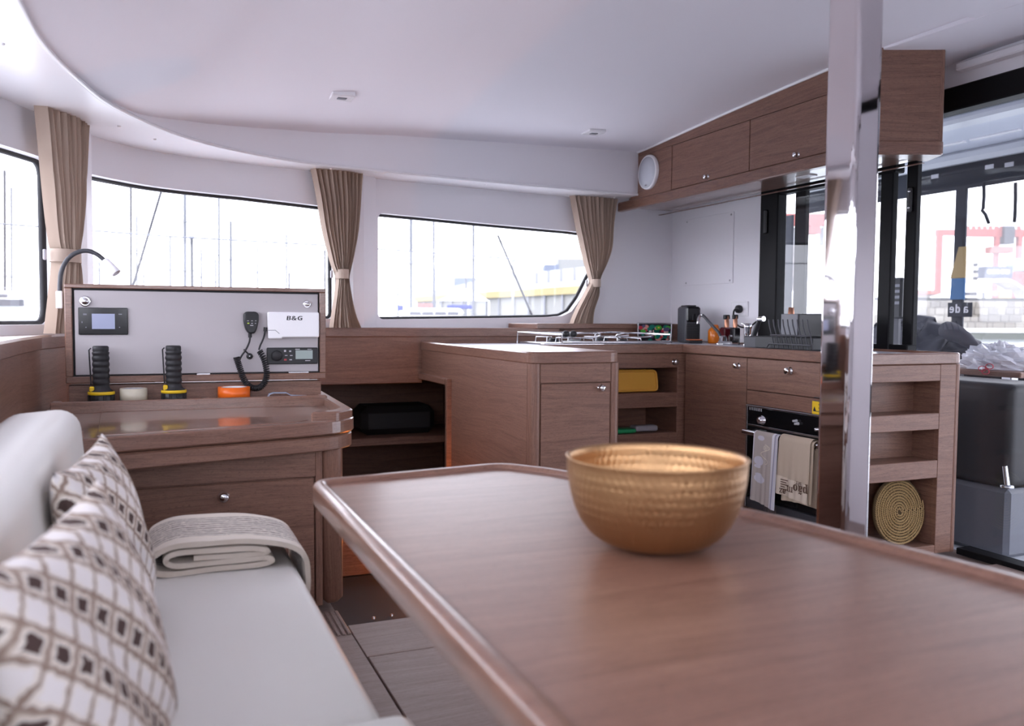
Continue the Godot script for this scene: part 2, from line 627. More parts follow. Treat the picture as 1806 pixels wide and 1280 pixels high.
func headlining() -> void:
	var st := S(1)
	var so := S()
	var fa := S(1)
	for mirror in [false, true]:
		var rows := []
		for i in soffit_plan.size():
			var s: Vector2 = soffit_plan[i]
			var c := Vector2(maxf(s.x, 0.75) if s.x < 2.9 else s.x, -2.0)
			var row := []
			for k in 15:
				var t := k / 14.0
				var p := s.lerp(c, t)
				row.append(Vector3(p.x, lerpf(fascia_top(s.x), 2.265, sin(t * PI * 0.5)), -4.0 - p.y if mirror else p.y))
			rows.append(row)
		# forward of the first sample the headlining closes on the centreline
		grid(st, rows, Vector3.DOWN)
		var e: Array = []
		for i in soffit_plan.size():
			var s: Vector2 = soffit_plan[i]
			e.append([Vector3(s.x, fascia_top(s.x), -4.0 - s.y if mirror else s.y), Vector3(s.x, SOFFIT_Y, -4.0 - s.y if mirror else s.y)])
		for i in e.size() - 1:
			var inw: Vector3 = Vector3(1.2, 0, -2.0) - e[i][1]
			inw.y = 0
			quad(fa, e[i][0], e[i + 1][0], e[i + 1][1], e[i][1], inw)
		# soffit underside, out past the window wall
		for i in soffit_plan.size() - 1:
			var a: Vector2 = soffit_plan[i]
			var b: Vector2 = soffit_plan[i + 1]
			var f0 := float(i) / (soffit_plan.size() - 1)
			var f1 := float(i + 1) / (soffit_plan.size() - 1)
			var oa := put(lerpf(0.0, wall_u[-1], pow(f0, 0.9)), SOFFIT_Y, 0.1, mirror)
			var ob := put(lerpf(0.0, wall_u[-1], pow(f1, 0.9)), SOFFIT_Y, 0.1, mirror)
			quad(so, Vector3(a.x, SOFFIT_Y, -4.0 - a.y if mirror else a.y), Vector3(b.x, SOFFIT_Y, -4.0 - b.y if mirror else b.y), ob, oa, Vector3.DOWN)
	# aft strip of headlining, over the galley lockers and out to the bulkhead
	for k in 20:
		var z0 := lerpf(-5.3, 1.3, k / 20.0)
		var z1 := lerpf(-5.3, 1.3, (k + 1) / 20.0)
		var y0 := lerpf(2.155, 2.265, sin(clampf(1.0 - absf(z0 + 2.0) / 2.9, 0, 1) * PI * 0.5))
		var y1 := lerpf(2.155, 2.265, sin(clampf(1.0 - absf(z1 + 2.0) / 2.9, 0, 1) * PI * 0.5))
		quad(st, Vector3(2.955, y0, z0), Vector3(3.5, y0, z0), Vector3(3.5, y1, z1), Vector3(2.955, y1, z1), Vector3.DOWN)
	var c := struct("ceiling", st, M.ceiling_vinyl)
	struct("fascia", fa, M.white_panel, c)
	struct("soffit", so, M.white_gloss, c)
	for poly in [[[1558, 87], [1721, 33], [1830, -4], [1830, 55], [1640, 103], [1558, 104]], [[1440, 0], [1558, 5], [1721, 33], [1830, -4], [1830, -160], [1440, -160]]]:
		var pts := PackedVector2Array()
		for q in poly:
			var v := at_y(q[0], q[1], 2.243)
			pts.append(Vector2(minf(v.x, 3.41), v.z))
		var ps := S()
		prism(ps, pts, 2.243, 2.262, 0.0, 0.003)
		struct("aft_headlining", ps, M.ceiling_vinyl, c)
	var lip := S()
	for mirror in [false, true]:
		var pts := []
		for s in soffit_plan:
			pts.append(Vector3(s.x, SOFFIT_Y + 0.006, -4.0 - s.y if mirror else s.y))
		tube(lip, pts, 0.009, 6)
	struct("soffit_edge", lip, M.white_gloss, c)
	# deckhead above, so that daylight comes in only through the openings
	var roof := S()
	bb(roof, -1.3, 3.5, 2.34, 2.40, -5.5, 1.5)
	bb(roof, -1.3, -1.2, 2.0, 2.34, -5.5, 1.5)
	bb(roof, -1.3, 3.5, 2.0, 2.34, -5.5, -5.42)
	bb(roof, -1.3, 3.5, 2.0, 2.34, 1.42, 1.5)
	struct("roof", roof, M.white_gloss)

func room() -> void:
	plan_curves()
	window_walls()
	headlining()
	# sole boards, laid with fine gaps over a dark subfloor; a stairwell to the port hull is left open
	var sub := S()
	bb(sub, -1.2, 0.60, -0.06, -0.022, -5.3, 1.4)
	bb(sub, 0.60, 1.46, -0.06, -0.022, -2.86, 1.4)
	bb(sub, 1.46, 3.5, -0.06, -0.022, -5.3, 1.4)
	var fl := struct("floor", sub, M.wood_floor)
	for b in [[-1.0, 0.597, -2.9, -1.3], [-1.0, 0.597, -1.297, 1.3], [0.60, 1.47, -2.87, -2.578], [0.603, 1.3, -2.573, -1.75], [1.303, 2.2, -2.573, -1.75], [0.60, 2.2, -1.747, -0.6], [0.60, 2.2, -0.597, 1.3], [1.473, 2.85, -4.1, -2.578], [2.203, 3.4, -2.573, -0.6], [2.203, 3.4, -0.597, 1.3]]:
		var st := S()
		bb(st, b[0], b[1], -0.022, 0.0, b[2], b[3], 0.002)
		obj("floor_board", st, M.wood_floor, fl)
	for k in 3:
		var st := S()
		bb(st, 0.545 + k * 0.018, 0.559 + k * 0.018, 0.0, 0.006, -3.02, -2.78, 0.003)
		obj("threshold_rib", st, M.wood_floor, fl)
	stairwell()
	# aft bulkhead with the galley window and the sliding door
	var w := S()
	bb(w, 3.42, 3.5, -0.05, 2.4, -5.3, -4.20)
	bb(w, 3.42, 3.5, 1.86, 2.4, -4.20, -3.10)
	bb(w, 3.42, 3.5, -0.05, 0.90, -4.20, -2.95)
	bb(w, 3.42, 3.5, 2.14, 2.4, -3.10, 1.4)
	bb(w, 3.42, 3.5, -0.05, 2.4, -0.9, 1.4)
	struct("wall_aft", w, M.white_panel)
	var ledge := S()
	bb(ledge, 3.36, 3.42, 2.195, 2.23, -2.84, -0.2, 0.006)
	struct("trim_1", ledge, M.white_panel)
	aft_glass()
	low_walls()
	decks()

# white decks round the coachroof: below the sills, they throw daylight up through the windows
func decks() -> void:
	mat("deck_white", C(224, 224, 227), 0.5)
	for mirror in [false, true]:
		var st := S()
		var n := 40
		for i in n:
			var a: float = lerpf(0.0, wall_u[-1], float(i) / n)
			var b: float = lerpf(0.0, wall_u[-1], float(i + 1) / n)
			var w0 := 3.2 - 1.9 * float(i) / n
			var w1 := 3.2 - 1.9 * float(i + 1) / n
			quad(st, put(a, 0.80, 0.085, mirror), put(b, 0.80, 0.085, mirror), put(b, 0.72, w1, mirror), put(a, 0.72, w0, mirror), Vector3.UP)
			quad(st, put(a, 0.72, w0, mirror), put(b, 0.72, w1, mirror), put(b, SEA, w1, mirror), put(a, SEA, w0, mirror), put(a, 0, 2, mirror) - put(a, 0, 0, mirror))
		struct("deck_starboard" if mirror else "deck_port", st, M.deck_white)

func stairwell() -> void:
	var st := S()
	bb(st, 0.56, 0.60, -1.0, -0.06, -5.3, -2.83)
	bb(st, 1.46, 1.50, -1.0, -0.06, -5.3, -2.83)
	bb(st, 0.56, 1.50, -1.0, -0.06, -2.86, -2.83)
	bb(st, 0.56, 1.50, -1.02, -1.0, -5.7, -2.83)
	bb(st, 0.5, 1.9, -1.0, 0.69, -5.7, -5.66)
	bb(st, 0.50, 0.56, -1.0, 0.69, -5.7, -4.86)
	bb(st, 1.86, 1.9, -1.0, 0.69, -5.7, -4.3)
	bb(st, 0.5, 1.9, 0.69, 0.73, -5.7, -4.9)
	var well := struct("wall_stairwell", st, M.wood)
	var t1 := S()
	bb(t1, 0.60, 1.46, -0.26, -0.22, -4.12, -2.90, 0.004)
	tag(obj("stair_tread", t1, M.black_rubber, well), "black non-slip step with chrome studs")
	var t2 := S()
	bb(t2, 0.60, 1.46, -0.22, 0.08, -4.17, -4.13, 0.004)
	obj("stair_panel", t2, M.wood, well)
	var sh := S()
	bb(sh, 0.57, 1.85, 0.29, 0.335, -5.1, -4.99, 0.004)
	obj("hull_shelf", sh, M.wood, well)
	var sb := S()
	bb(sb, 0.57, 1.85, 0.30, 0.32, -5.65, -5.1)
	obj("hull_shelf_board", sb, M.wood, well)
	for p in [[659, 1091], [691, 1086]]:
		var s := S()
		var q := at_y(p[0], p[1], -0.219)
		lathe(s, [Vector2(0.0, 0.012), Vector2(0.007, 0.010), Vector2(0.009, 0.0)].map(func(v): return v) , 10, Transform3D(Basis(), Vector3(q.x, -0.22, q.z)))
		obj("tread_stud", s, M.chrome, well)
	var bag := S()
	bb(bag, 1.18, 1.66, 0.322, 0.50, -5.5, -5.2, 0.04)
	tag(obj("dark_bag", bag, M.black_rubber), "dark bag stowed on the shelf inside the dark hull opening", "bag")
	# the courtesy lamp of the stairs
	var l := thing("stair_lamp", "small warm courtesy lamp under the sole edge of the stairwell", "lamp", Vector3(1.44, -0.03, -3.98))
	var ls := S()
	bb(ls, 1.435, 1.459, -0.058, -0.008, -4.03, -3.93, 0.004)
	var lm := mat("lamp_glow", C(255, 190, 110), 0.5)
	lm.emission_enabled = true
	lm.emission = C(255, 160, 70)
	lm.emission_energy_multiplier = 3.0
	obj("lamp_lens", ls, lm, l)
	var om := OmniLight3D.new()
	om.name = "stair_light"
	om.light_color = C(255, 160, 80)
	om.light_energy = 0.07
	om.light_size = 0.03
	om.omni_range = 12.0
	om.omni_attenuation = 2.0
	om.shadow_enabled = true
	add_child(om)
	om.position = Vector3(1.41, -0.033, -3.98)

func low_walls() -> void:
	# wooden wall behind the settee, with a thick cap
	var st := S()
	var run := [Vector2(-0.42, -0.1), Vector2(-0.42, -3.3), Vector2(-0.405, -3.72), Vector2(-0.345, -4.02), Vector2(-0.2, -4.3), Vector2(0.0, -4.5), Vector2(0.0, -4.58), Vector2(-0.25, -4.36), Vector2(-0.40, -4.08), Vector2(-0.47, -3.72), Vector2(-0.48, -3.3), Vector2(-0.48, -0.1)]
	prism(st, PackedVector2Array(run), 0.0, 0.925)
	var w := struct("wall_forward", st, M.wood)
	var cap := S()
	var cr := []
	for k in 6:
		cr.append(run[k] + Vector2(0.005, 0.004))
	cr.append_array([Vector2(0.0, -4.62), Vector2(-0.30, -4.36), Vector2(-0.45, -4.05), Vector2(-0.54, -3.72), Vector2(-0.60, -3.3), Vector2(-0.60, -0.1)])
	prism(cap, PackedVector2Array(cr), 0.925, 0.98, 0.008, 0.004)
	obj("wall_cap", cap, M.wood_edge, w)
	var ledge := S()
	prism(ledge, PackedVector2Array([Vector2(-0.60, -0.1), Vector2(-0.60, -3.3), Vector2(-0.54, -3.72), Vector2(-0.45, -4.05), Vector2(-0.6, -4.05), Vector2(-1.0, -2.8), Vector2(-1.0, -0.1)]), 0.90, 0.985)
	struct("window_ledge", ledge, M.white_gloss, w)
	# wooden wall under the port windows, open to the hull beneath
	var p := S()
	bb(p, 0.62, 2.36, 0.69, 0.945, -4.90, -4.84)
	var pw := struct("wall_port_lining", p, M.wood)
	var pc := S()
	bb(pc, 0.45, 2.36, 0.945, 1.0, -5.0, -4.835, 0.006)
	obj("wall_cap", pc, M.wood_edge, pw)
	var pb := S()
	bb(pb, 0.62, 1.46, 0.675, 0.71, -4.895, -4.842, 0.004)
	obj("lower_rail", pb, M.wood_edge, pw)
	# the raised wooden shelf behind the stove, reaching into the corner
	var r := S()
	bb(r, 2.30, 3.42, 0.87, 0.995, -5.2, -5.0)
	var rs := struct("wall_galley_lining", r, M.wood)
	var rc := S()
	bb(rc, 2.30, 3.42, 0.995, 1.03, -5.2, -4.985, 0.005)
	obj("wall_cap", rc, M.wood, rs)
	var wc := S()
	prism(wc, PackedVector2Array([Vector2(2.10, -5.06), Vector2(2.42, -5.06), Vector2(2.56, -4.83), Vector2(2.20, -4.83)]), 1.0, 1.03, 0.004)
	struct("window_board", wc, M.wood_edge, rs)
	# pillars between the windows
	var n := 2
	for q in [[118, 157, 0.05], [612, 662, 0.05]]:
		var u0 := wall_hit(q[0], 450).x
		var u1 := wall_hit(q[1], 450).x
		for mirror in [false, true]:
			var ps := S()
			var a := []
			for k in [[u0, 0.01], [u0 + 0.015, -q[2]], [lerpf(u0, u1, 0.42), -q[2]], [u1 - 0.012, -q[2] * 0.55], [u1, 0.01]]:
				var v := put(k[0], 0, k[1], mirror)
				a.append(Vector2(v.x, v.z))
			prism(ps, PackedVector2Array(a), 0.98, 1.88, 0.0, 0.0)
			struct("trim_%d" % n, ps, M.white_wall)
			n += 1

func aft_glass() -> void:
	# galley window frame
	var st := S()
	bb(st, 3.40, 3.47, 0.96, 1.86, -4.22, -4.06, 0.006)
	bb(st, 3.40, 3.47, 1.80, 1.86, -4.06, -3.2, 0.006)
	bb(st, 3.41, 3.47, 0.90, 0.945, -4.06, -3.1, 0.004)
	var w := struct("window_7", st, M.black_frame)
	var g := S()
	quad(g, Vector3(3.435, 0.97, -4.06), Vector3(3.435, 0.97, -3.28), Vector3(3.435, 1.80, -3.28), Vector3(3.435, 1.80, -4.06), Vector3(-1, 0, 0))
	obj("pane", g, M.glass_tint, w)
	var s2 := S()
	bb(s2, 3.44, 3.47, 0.97, 1.86, -3.96, -3.87, 0.004)
	obj("sliding_stile", s2, M.black_frame, w)
	var h := S()
	bb(h, 3.385, 3.402, 1.58, 1.72, -4.175, -4.145, 0.006)
	obj("latch", h, M.black_plastic, w)
	# door
	var d := S()
	bb(d, 3.40, 3.49, 2.03, 2.14, -3.12, -0.9, 0.006)
	bb(d, 3.40, 3.49, -0.01, 0.02, -2.78, -0.9, 0.004)
	bb(d, 3.405, 3.445, 0.0, 2.06, -3.295, -3.215, 0.005)
	bb(d, 3.40, 3.49, 0.0, 2.06, -0.98, -0.9, 0.004)
	var dr := struct("door_1", d, M.black_frame)
	var d2 := S()
	bb(d2, 3.45, 3.485, 0.0, 2.04, -3.175, -3.11, 0.005)
	obj("door_stile", d2, M.black_frame, dr)
	var dg := S()
	quad(dg, Vector3(3.468, 0.0, -3.11), Vector3(3.468, 0.0, -1.0), Vector3(3.468, 2.03, -1.0), Vector3(3.468, 2.03, -3.11), Vector3(-1, 0, 0))
	obj("door_pane", dg, M.glass_tint, dr)
	var dh := S()
	bb(dh, 3.436, 3.452, 1.60, 1.72, -3.155, -3.13, 0.005)
	obj("door_latch", dh, M.black_plastic, dr)
	for y in [1.62, 1.70]:
		var sc := S()
		lathe(sc, [Vector2(0.006, 0.0), Vector2(0.005, 0.004), Vector2(0.0, 0.005)], 10, Transform3D(Basis(Vector3(0, 0, 1), PI / 2), Vector3(3.436, y, -3.142)))
		obj("latch_screw", sc, M.chrome, dr)

# ---------------------------------------------------------------- more mesh helpers
# a soft-edged block; puff lifts the middle of the top
func rbox(st: SurfaceTool, c: Vector3, s: Vector3, r: float, mids := 1, xf := Transform3D(), puff := 0.0) -> void:
	var h := s * 0.5
	var T := []
	for a in 3:
		var l := []
		var e: float = h[a] - r
		for t in [45.0, 30.0, 15.0, 0.0]:
			l.append(-e - r * tan(deg_to_rad(t)))
		for k in range(1, mids):
			l.append(lerpf(-e, e, float(k) / mids))
		for t in [0.0, 15.0, 30.0, 45.0]:
			l.append(e + r * tan(deg_to_rad(t)))
		T.append(l)
	var e3 := h - Vector3(r, r, r)
	for a in 3:
		var u := (a + 1) % 3
		var v := (a + 2) % 3
		for sg in [-1.0, 1.0]:
			var rows := []
			for i in T[u].size():
				var row := []
				for j in T[v].size():
					var p := Vector3()
					p[a] = sg * h[a]
					p[u] = T[u][i]
					p[v] = T[v][j]
					var q := Vector3(clampf(p.x, -e3.x, e3.x), clampf(p.y, -e3.y, e3.y), clampf(p.z, -e3.z, e3.z))
					var f := q + (p - q).normalized() * r
					if puff != 0.0 and f.y > 0.0:
						f.y += puff * (1.0 - pow(absf(f.x / h.x), 3.0)) * (1.0 - pow(absf(f.z / h.z), 3.0)) * f.y / h.y
					row.append(xf * (c + f))
				rows.append(row)
			var n := Vector3()
			n[a] = sg
			grid(st, rows, xf.basis * n)

# a rim that follows a polygon: profile of (distance in from the edge, height)
func rim(st: SurfaceTool, poly: PackedVector2Array, prof: Array, smooth := -1) -> void:
	st.set_smooth_group(smooth)
	var rings := []
	for p in prof:
		rings.append(inset(poly, p.x) if p.x > 0.0 else poly)
	var n := poly.size()
	var sg := turn_of(poly)
	for k in prof.size() - 1:
		var a: PackedVector2Array = rings[k]
		var b: PackedVector2Array = rings[k + 1]
		var dn := Vector2(prof[k + 1].y - prof[k].y, prof[k + 1].x - prof[k].x)   # out, up
		for i in n:
			var j := (i + 1) % n
			var e := (poly[j] - poly[i]).normalized()
			var nn := Vector3(e.y * sg * dn.x, dn.y, -e.x * sg * dn.x)
			quad(st, Vector3(a[i].x, prof[k].y, a[i].y), Vector3(a[j].x, prof[k].y, a[j].y), Vector3(b[j].x, prof[k + 1].y, b[j].y), Vector3(b[i].x, prof[k + 1].y, b[i].y), nn)
	st.set_smooth_group(-1)

# a sheet of cloth: a folded path in (x, y), given width along z and thickness
func sheet(st: SurfaceTool, path: Array, z0: float, z1: float, thick: float, wob := 0.0) -> void:
	var n := path.size()
	var sides := [[], []]
	for i in n:
		var d: Vector2 = (path[mini(i + 1, n - 1)] - path[maxi(i - 1, 0)]).normalized()
		var m := Vector2(-d.y, d.x) * thick * 0.5
		sides[0].append(path[i] + m)
		sides[1].append(path[i] - m)
	var cols := 9
	for s in 2:
		var rows := []
		for i in n:
			var row := []
			for k in cols:
				var z := lerpf(z0, z1, k / (cols - 1.0)) + wob * sin(i * 0.9 + s)
				row.append(Vector3(sides[s][i].x, sides[s][i].y + wob * 0.4 * sin(k * 1.7 + i * 0.4), z))
			rows.append(row)
		grid(st, rows, Vector3.ZERO, Vector2(1, 1))
	for e in [0, cols - 1]:
		for i in n - 1:
			var z := z0 if e == 0 else z1
			var za := z + wob * sin(i * 0.9)
			var zb := z + wob * sin((i + 1) * 0.9)
			var wy0: float = wob * 0.4 * sin(e * 1.7 + i * 0.4)
			var wy1: float = wob * 0.4 * sin(e * 1.7 + (i + 1) * 0.4)
			quad(st, Vector3(sides[0][i].x, sides[0][i].y + wy0, za), Vector3(sides[0][i + 1].x, sides[0][i + 1].y + wy1, zb), Vector3(sides[1][i + 1].x, sides[1][i + 1].y + wy1, zb), Vector3(sides[1][i].x, sides[1][i].y + wy0, za), Vector3(0, 0, z - (z0 + z1) * 0.5))

func knob(parent: Node, at: Vector3, face: Vector3, r := 0.0125) -> MeshInstance3D:
	var st := S()
	var up := face.normalized()
	var side := up.cross(Vector3.UP if absf(up.y) < 0.9 else Vector3.RIGHT).normalized()
	var xf := Transform3D(Basis(side, up, side.cross(up)), at)
	lathe(st, [Vector2(r * 1.25, -0.002), Vector2(r * 1.25, 0.003), Vector2(r * 0.95, 0.006), Vector2(r * 0.85, 0.016), Vector2(r, 0.019), Vector2(r, 0.024), Vector2(r * 0.8, 0.027), Vector2(0.0, 0.0275)], 18, xf)
	return obj("knob", st, M.chrome, parent)

# ---------------------------------------------------------------- dining corner
func furniture() -> void:
	table()
	settee()
	pillows()
	blanket()
	chart_table()
	instruments()
	curtains()
	post()

func table() -> void:
	var t := thing("dining_table", "low varnished wooden saloon table with raised fiddle edge, holding the bowl", "table", Vector3(0.72, 0, -0.8))
	var raw := [Vector2(0.312, -1.90), Vector2(0.80, -1.968), Vector2(0.90, -1.83), Vector2(1.08, -1.22), Vector2(1.142, -0.82), Vector2(1.142, 0.30), Vector2(0.312, 0.30)]
	var poly := rounded(raw, 0.055, 6)
	var st := S()
	rim(st, poly, [Vector2(0.03, 0.650), Vector2(0.008, 0.650), Vector2(0.0, 0.656), Vector2(0.0, 0.690), Vector2(0.003, 0.696), Vector2(0.009, 0.700), Vector2(0.022, 0.700), Vector2(0.027, 0.697), Vector2(0.031, 0.689)], 1)
	obj("fiddle_rail", st, M.wood_edge, t)
	var tp := S()
	prism(tp, inset(poly, 0.029), 0.655, 0.690)
	obj("table_top", tp, M.wood_top, t)
	var lg := S()
	lathe(lg, [Vector2(0.0, 0.0), Vector2(0.26, 0.0), Vector2(0.26, 0.012), Vector2(0.06, 0.03), Vector2(0.05, 0.05), Vector2(0.05, 0.62), Vector2(0.14, 0.64), Vector2(0.14, 0.655)], 28, Transform3D(Basis(), Vector3(0.72, 0, -0.85)))
	obj("pedestal", lg, M.steel, t)

func bowl_texture() -> ImageTexture:
	var im := Image.create(1024, 512, false, Image.FORMAT_L8)
	var jit := FastNoiseLite.new()
	jit.seed = 31
	jit.frequency = 0.05
	for y in 512:
		for x in 1024:
			var row := y / 16.0
			var r := floorf(row)
			var fx := fposmod(x / 1024.0 * 72.0 + fposmod(r * 0.37, 1.0) + 0.25 * jit.get_noise_2d(x * 0.7, r * 40.0), 1.0) - 0.5
			var fy := row - r - 0.5
			var d := sqrt(fx * fx * 1.4 + fy * fy)
			var v := clampf(0.5 + (d - 0.4) * (0.9 + 1.2 * jit.get_noise_2d(x * 0.25, r * 57.0)), 0, 1)
			im.set_pixel(x, y, Color(v, v, v))
	return ImageTexture.create_from_image(im)

func bowl() -> void:
	var c := at_y(1155, 962, 0.690)
	var b := mat("hammered_brass", C(184, 146, 106), 0.42, 1.0)
	b.heightmap_enabled = true
	b.heightmap_texture = bowl_texture()
	b.heightmap_scale = 0.11
	var prof := []
	for k in 26:      # outside, base to rim
		var t := k / 25.0
		var a := t * PI * 0.5
		prof.append(Vector2(0.052 + 0.0935 * pow(sin(a), 0.86), 0.004 + 0.141 * pow(1.0 - cos(a), 1.05)))
	var o := PackedVector2Array(prof)
	var full := [Vector2(0.0, 0.0), Vector2(0.05, 0.0)]
	full.append_array(prof)
	full.append(Vector2(0.1475, 0.1475))
	full.append(Vector2(0.1455, 0.149))
	full.append(Vector2(0.1425, 0.1475))
	for k in range(25, -1, -1):
		full.append(o[k] + Vector2(-0.005, 0.005 if k < 20 else 0.001))
	full.append(Vector2(0.0, 0.009))
	var st := S(1)
	var acc := 0.0
	var lens_ := [0.0]
	for k in range(1, full.size()):
		acc += full[k].distance_to(full[k - 1])
		lens_.append(acc)
	var n := 72
	for k in full.size() - 1:
		for i in n:
			var q := []
			for e in [[k, i], [k, i + 1], [k + 1, i + 1], [k + 1, i]]:
				var a: float = TAU * e[1] / n
				q.append([Vector3(cos(a) * full[e[0]].x, full[e[0]].y, sin(a) * full[e[0]].x), Vector2(float(e[1]) / n, lens_[e[0]] / acc)])
			for t in [[0, 2, 1], [0, 3, 2]]:
				for v in t:
					st.set_uv(q[v][1])
					st.add_vertex(q[v][0])
	var m := obj("brass_bowl", st, b)
	m.position = Vector3(c.x, 0.690, c.z)
	tag(m, "hammered brass coloured bowl standing on the wooden table", "bowl")

func settee() -> void:
	var s := thing("settee", "off white upholstered settee with long seat and padded back under the windows", "sofa", Vector3(0.0, 0, -1.2))
	var b := S()
	bb(b, -0.40, 0.26, 0.0, 0.295, -2.60, 0.0, 0.01)
	obj("base", b, M.wood, s)
	var c1 := S()
	rbox(c1, Vector3(0.10, 0.365, -1.925), Vector3(0.46, 0.13, 1.25), 0.028, 8, Transform3D(), 0.006)
	obj("seat_cushion", c1, M.sofa_vinyl, s)
	var c2 := S()
	rbox(c2, Vector3(0.12, 0.369, -0.475), Vector3(0.50, 0.138, 1.63), 0.03, 8, Transform3D(), 0.004)
	obj("seat_cushion", c2, M.sofa_vinyl, s)
	var k := S()
	var xf := Transform3D(Basis(Vector3(0, 0, 1), deg_to_rad(5.0)), Vector3(-0.262, 0.590, -1.30))
	rbox(k, Vector3.ZERO, Vector3(0.19, 0.44, 2.5), 0.055, 8, xf)
	obj("back_cushion", k, M.sofa_vinyl, s)

func diamond_texture() -> ImageTexture:
	var n := 768
	var im := Image.create(n, n, false, Image.FORMAT_RGB8)
	var cream := C(226, 217, 207)
	var white := C(230, 224, 222)
	var taupe := C(150, 130, 118)
	var pale := C(190, 174, 160)
	var brown := C(76, 58, 54)
	var wb := FastNoiseLite.new()
	wb.seed = 8
	wb.frequency = 0.03
	for y in n:
		for x in n:
			var u := (x / float(n)) * 8.0 + wb.get_noise_2d(x, y) * 0.07
			var v := (y / float(n)) * 6.6 + wb.get_noise_2d(y + 400, x) * 0.07
			var p := u + v
			var q := u - v
			var i := floori(p)
			var j := floori(q)
			var fx := absf(p - i - 0.5)
			var fy := absf(q - j - 0.5)
			var d := maxf(fx, fy)
			var c: Color
			if d > 0.43:
				c = taupe
			elif posmod(i, 2) == 0:
				c = white if d < 0.33 else cream
			else:
				c = brown if d < 0.25 else (cream if d < 0.36 else pale)
			im.set_pixel(x, y, c)
	return ImageTexture.create_from_image(im)

func pillow(label: String, centre: Vector3, face: Vector3, up: Vector3, w: float, h: float, thick: float) -> void:
	var z := face.normalized()
	var x := up.cross(z).normalized()
	var y := z.cross(x)
	var st := S()
	var n := 28
	for side in [-1.0, 1.0]:
		var rows := []
		for i in n + 1:
			var row := []
			for j in n + 1:
				var u := j * 2.0 / n - 1.0
				var v := i * 2.0 / n - 1.0
				var edge := (1.0 - u * u) * (1.0 - v * v)
				var px := u * w * 0.5 * (1.0 - 0.10 * (1.0 - v * v) * u * u)
				var py := v * h * 0.5 * (1.0 - 0.10 * (1.0 - u * u) * v * v)
				var dz: float = side * thick * 0.5 * pow(maxf(edge, 0.0), 0.42)
				dz += 0.006 * sin(u * 9.0 + v * 4.0) * edge * side
				row.append(Vector3(px, py, dz))
			rows.append(row)
		grid(st, rows, Vector3(0, 0, side))
	var o := obj("cushion", st, M.diamond_cloth)
	o.transform = Transform3D(Basis(x, y, z), centre)
	tag(o, label, "cushion", "patterned scatter cushions")

func pillows() -> void:
	var m := mat("diamond_cloth", Color.WHITE, 0.9)
	m.albedo_texture = diamond_texture()
	pillow("diamond patterned cushion leaning on the settee back beside the folded blanket", Vector3(-0.088, 0.624, -1.79), Vector3(0.96, 0.24, 0.14), Vector3(-0.24, 0.96, 0.0), 0.40, 0.37, 0.12)
	pillow("diamond patterned cushion propped in front of the other cushion, further from the blanket", Vector3(-0.078, 0.637, -1.14), Vector3(0.93, 0.26, 0.26), Vector3(-0.26, 0.95, 0.0), 0.40, 0.37, 0.12)

func blanket() -> void:
	var im := Image.create(128, 512, false, Image.FORMAT_RGB8)
	var nz := FastNoiseLite.new()
	nz.seed = 4
	nz.frequency = 0.09
	for y in 512:
		for x in 128:
			# stripes run along the path (v); their place is across (u)
			var u := x / 128.0 + nz.get_noise_2d(x * 0.2, y * 0.5) * 0.012
			var c := C(216, 204, 190)
			var band := u > 0.14 and u < 0.82
			if band and fposmod(u * 15.0, 1.0) < 0.5 and nz.get_noise_2d(x * 9.0, y * 3.0) > -0.25:
				c = C(100, 86, 82)
			c = c.darkened(0.08 * absf(nz.get_noise_2d(x * 7.0, y * 7.0)))
			im.set_pixel(x, y, c)
	var m := mat("striped_wool", Color.WHITE, 0.95)
	m.albedo_texture = ImageTexture.create_from_image(im)
	m.rim_enabled = true
	m.rim = 0.4
	var path := []
	for p in [[0.348, 0.345], [0.352, 0.40], [0.345, 0.452], [0.315, 0.480], [0.25, 0.499], [0.16, 0.508], [0.07, 0.511], [0.02, 0.505], [-0.012, 0.485], [-0.016, 0.462], [0.0, 0.447], [0.05, 0.443], [0.15, 0.444], [0.24, 0.445], [0.262, 0.452], [0.255, 0.459], [0.2, 0.460], [0.1, 0.460], [0.04, 0.463], [0.018, 0.472], [0.03, 0.488], [0.1, 0.492], [0.20, 0.489], [0.252, 0.479], [0.235, 0.471], [0.17, 0.474], [0.08, 0.477]]:
		path.append(Vector2(p[0], p[1]))
	path = spline(path, 4)
	var st := S()
	sheet(st, path, -2.46, -2.16, 0.0125, 0.003)
	tag(obj("blanket", st, m), "folded cream and grey striped woollen blanket draped over the seat edge", "blanket")
	bowl()

# ---------------------------------------------------------------- chart table and instruments
const PANEL_Z := -3.68

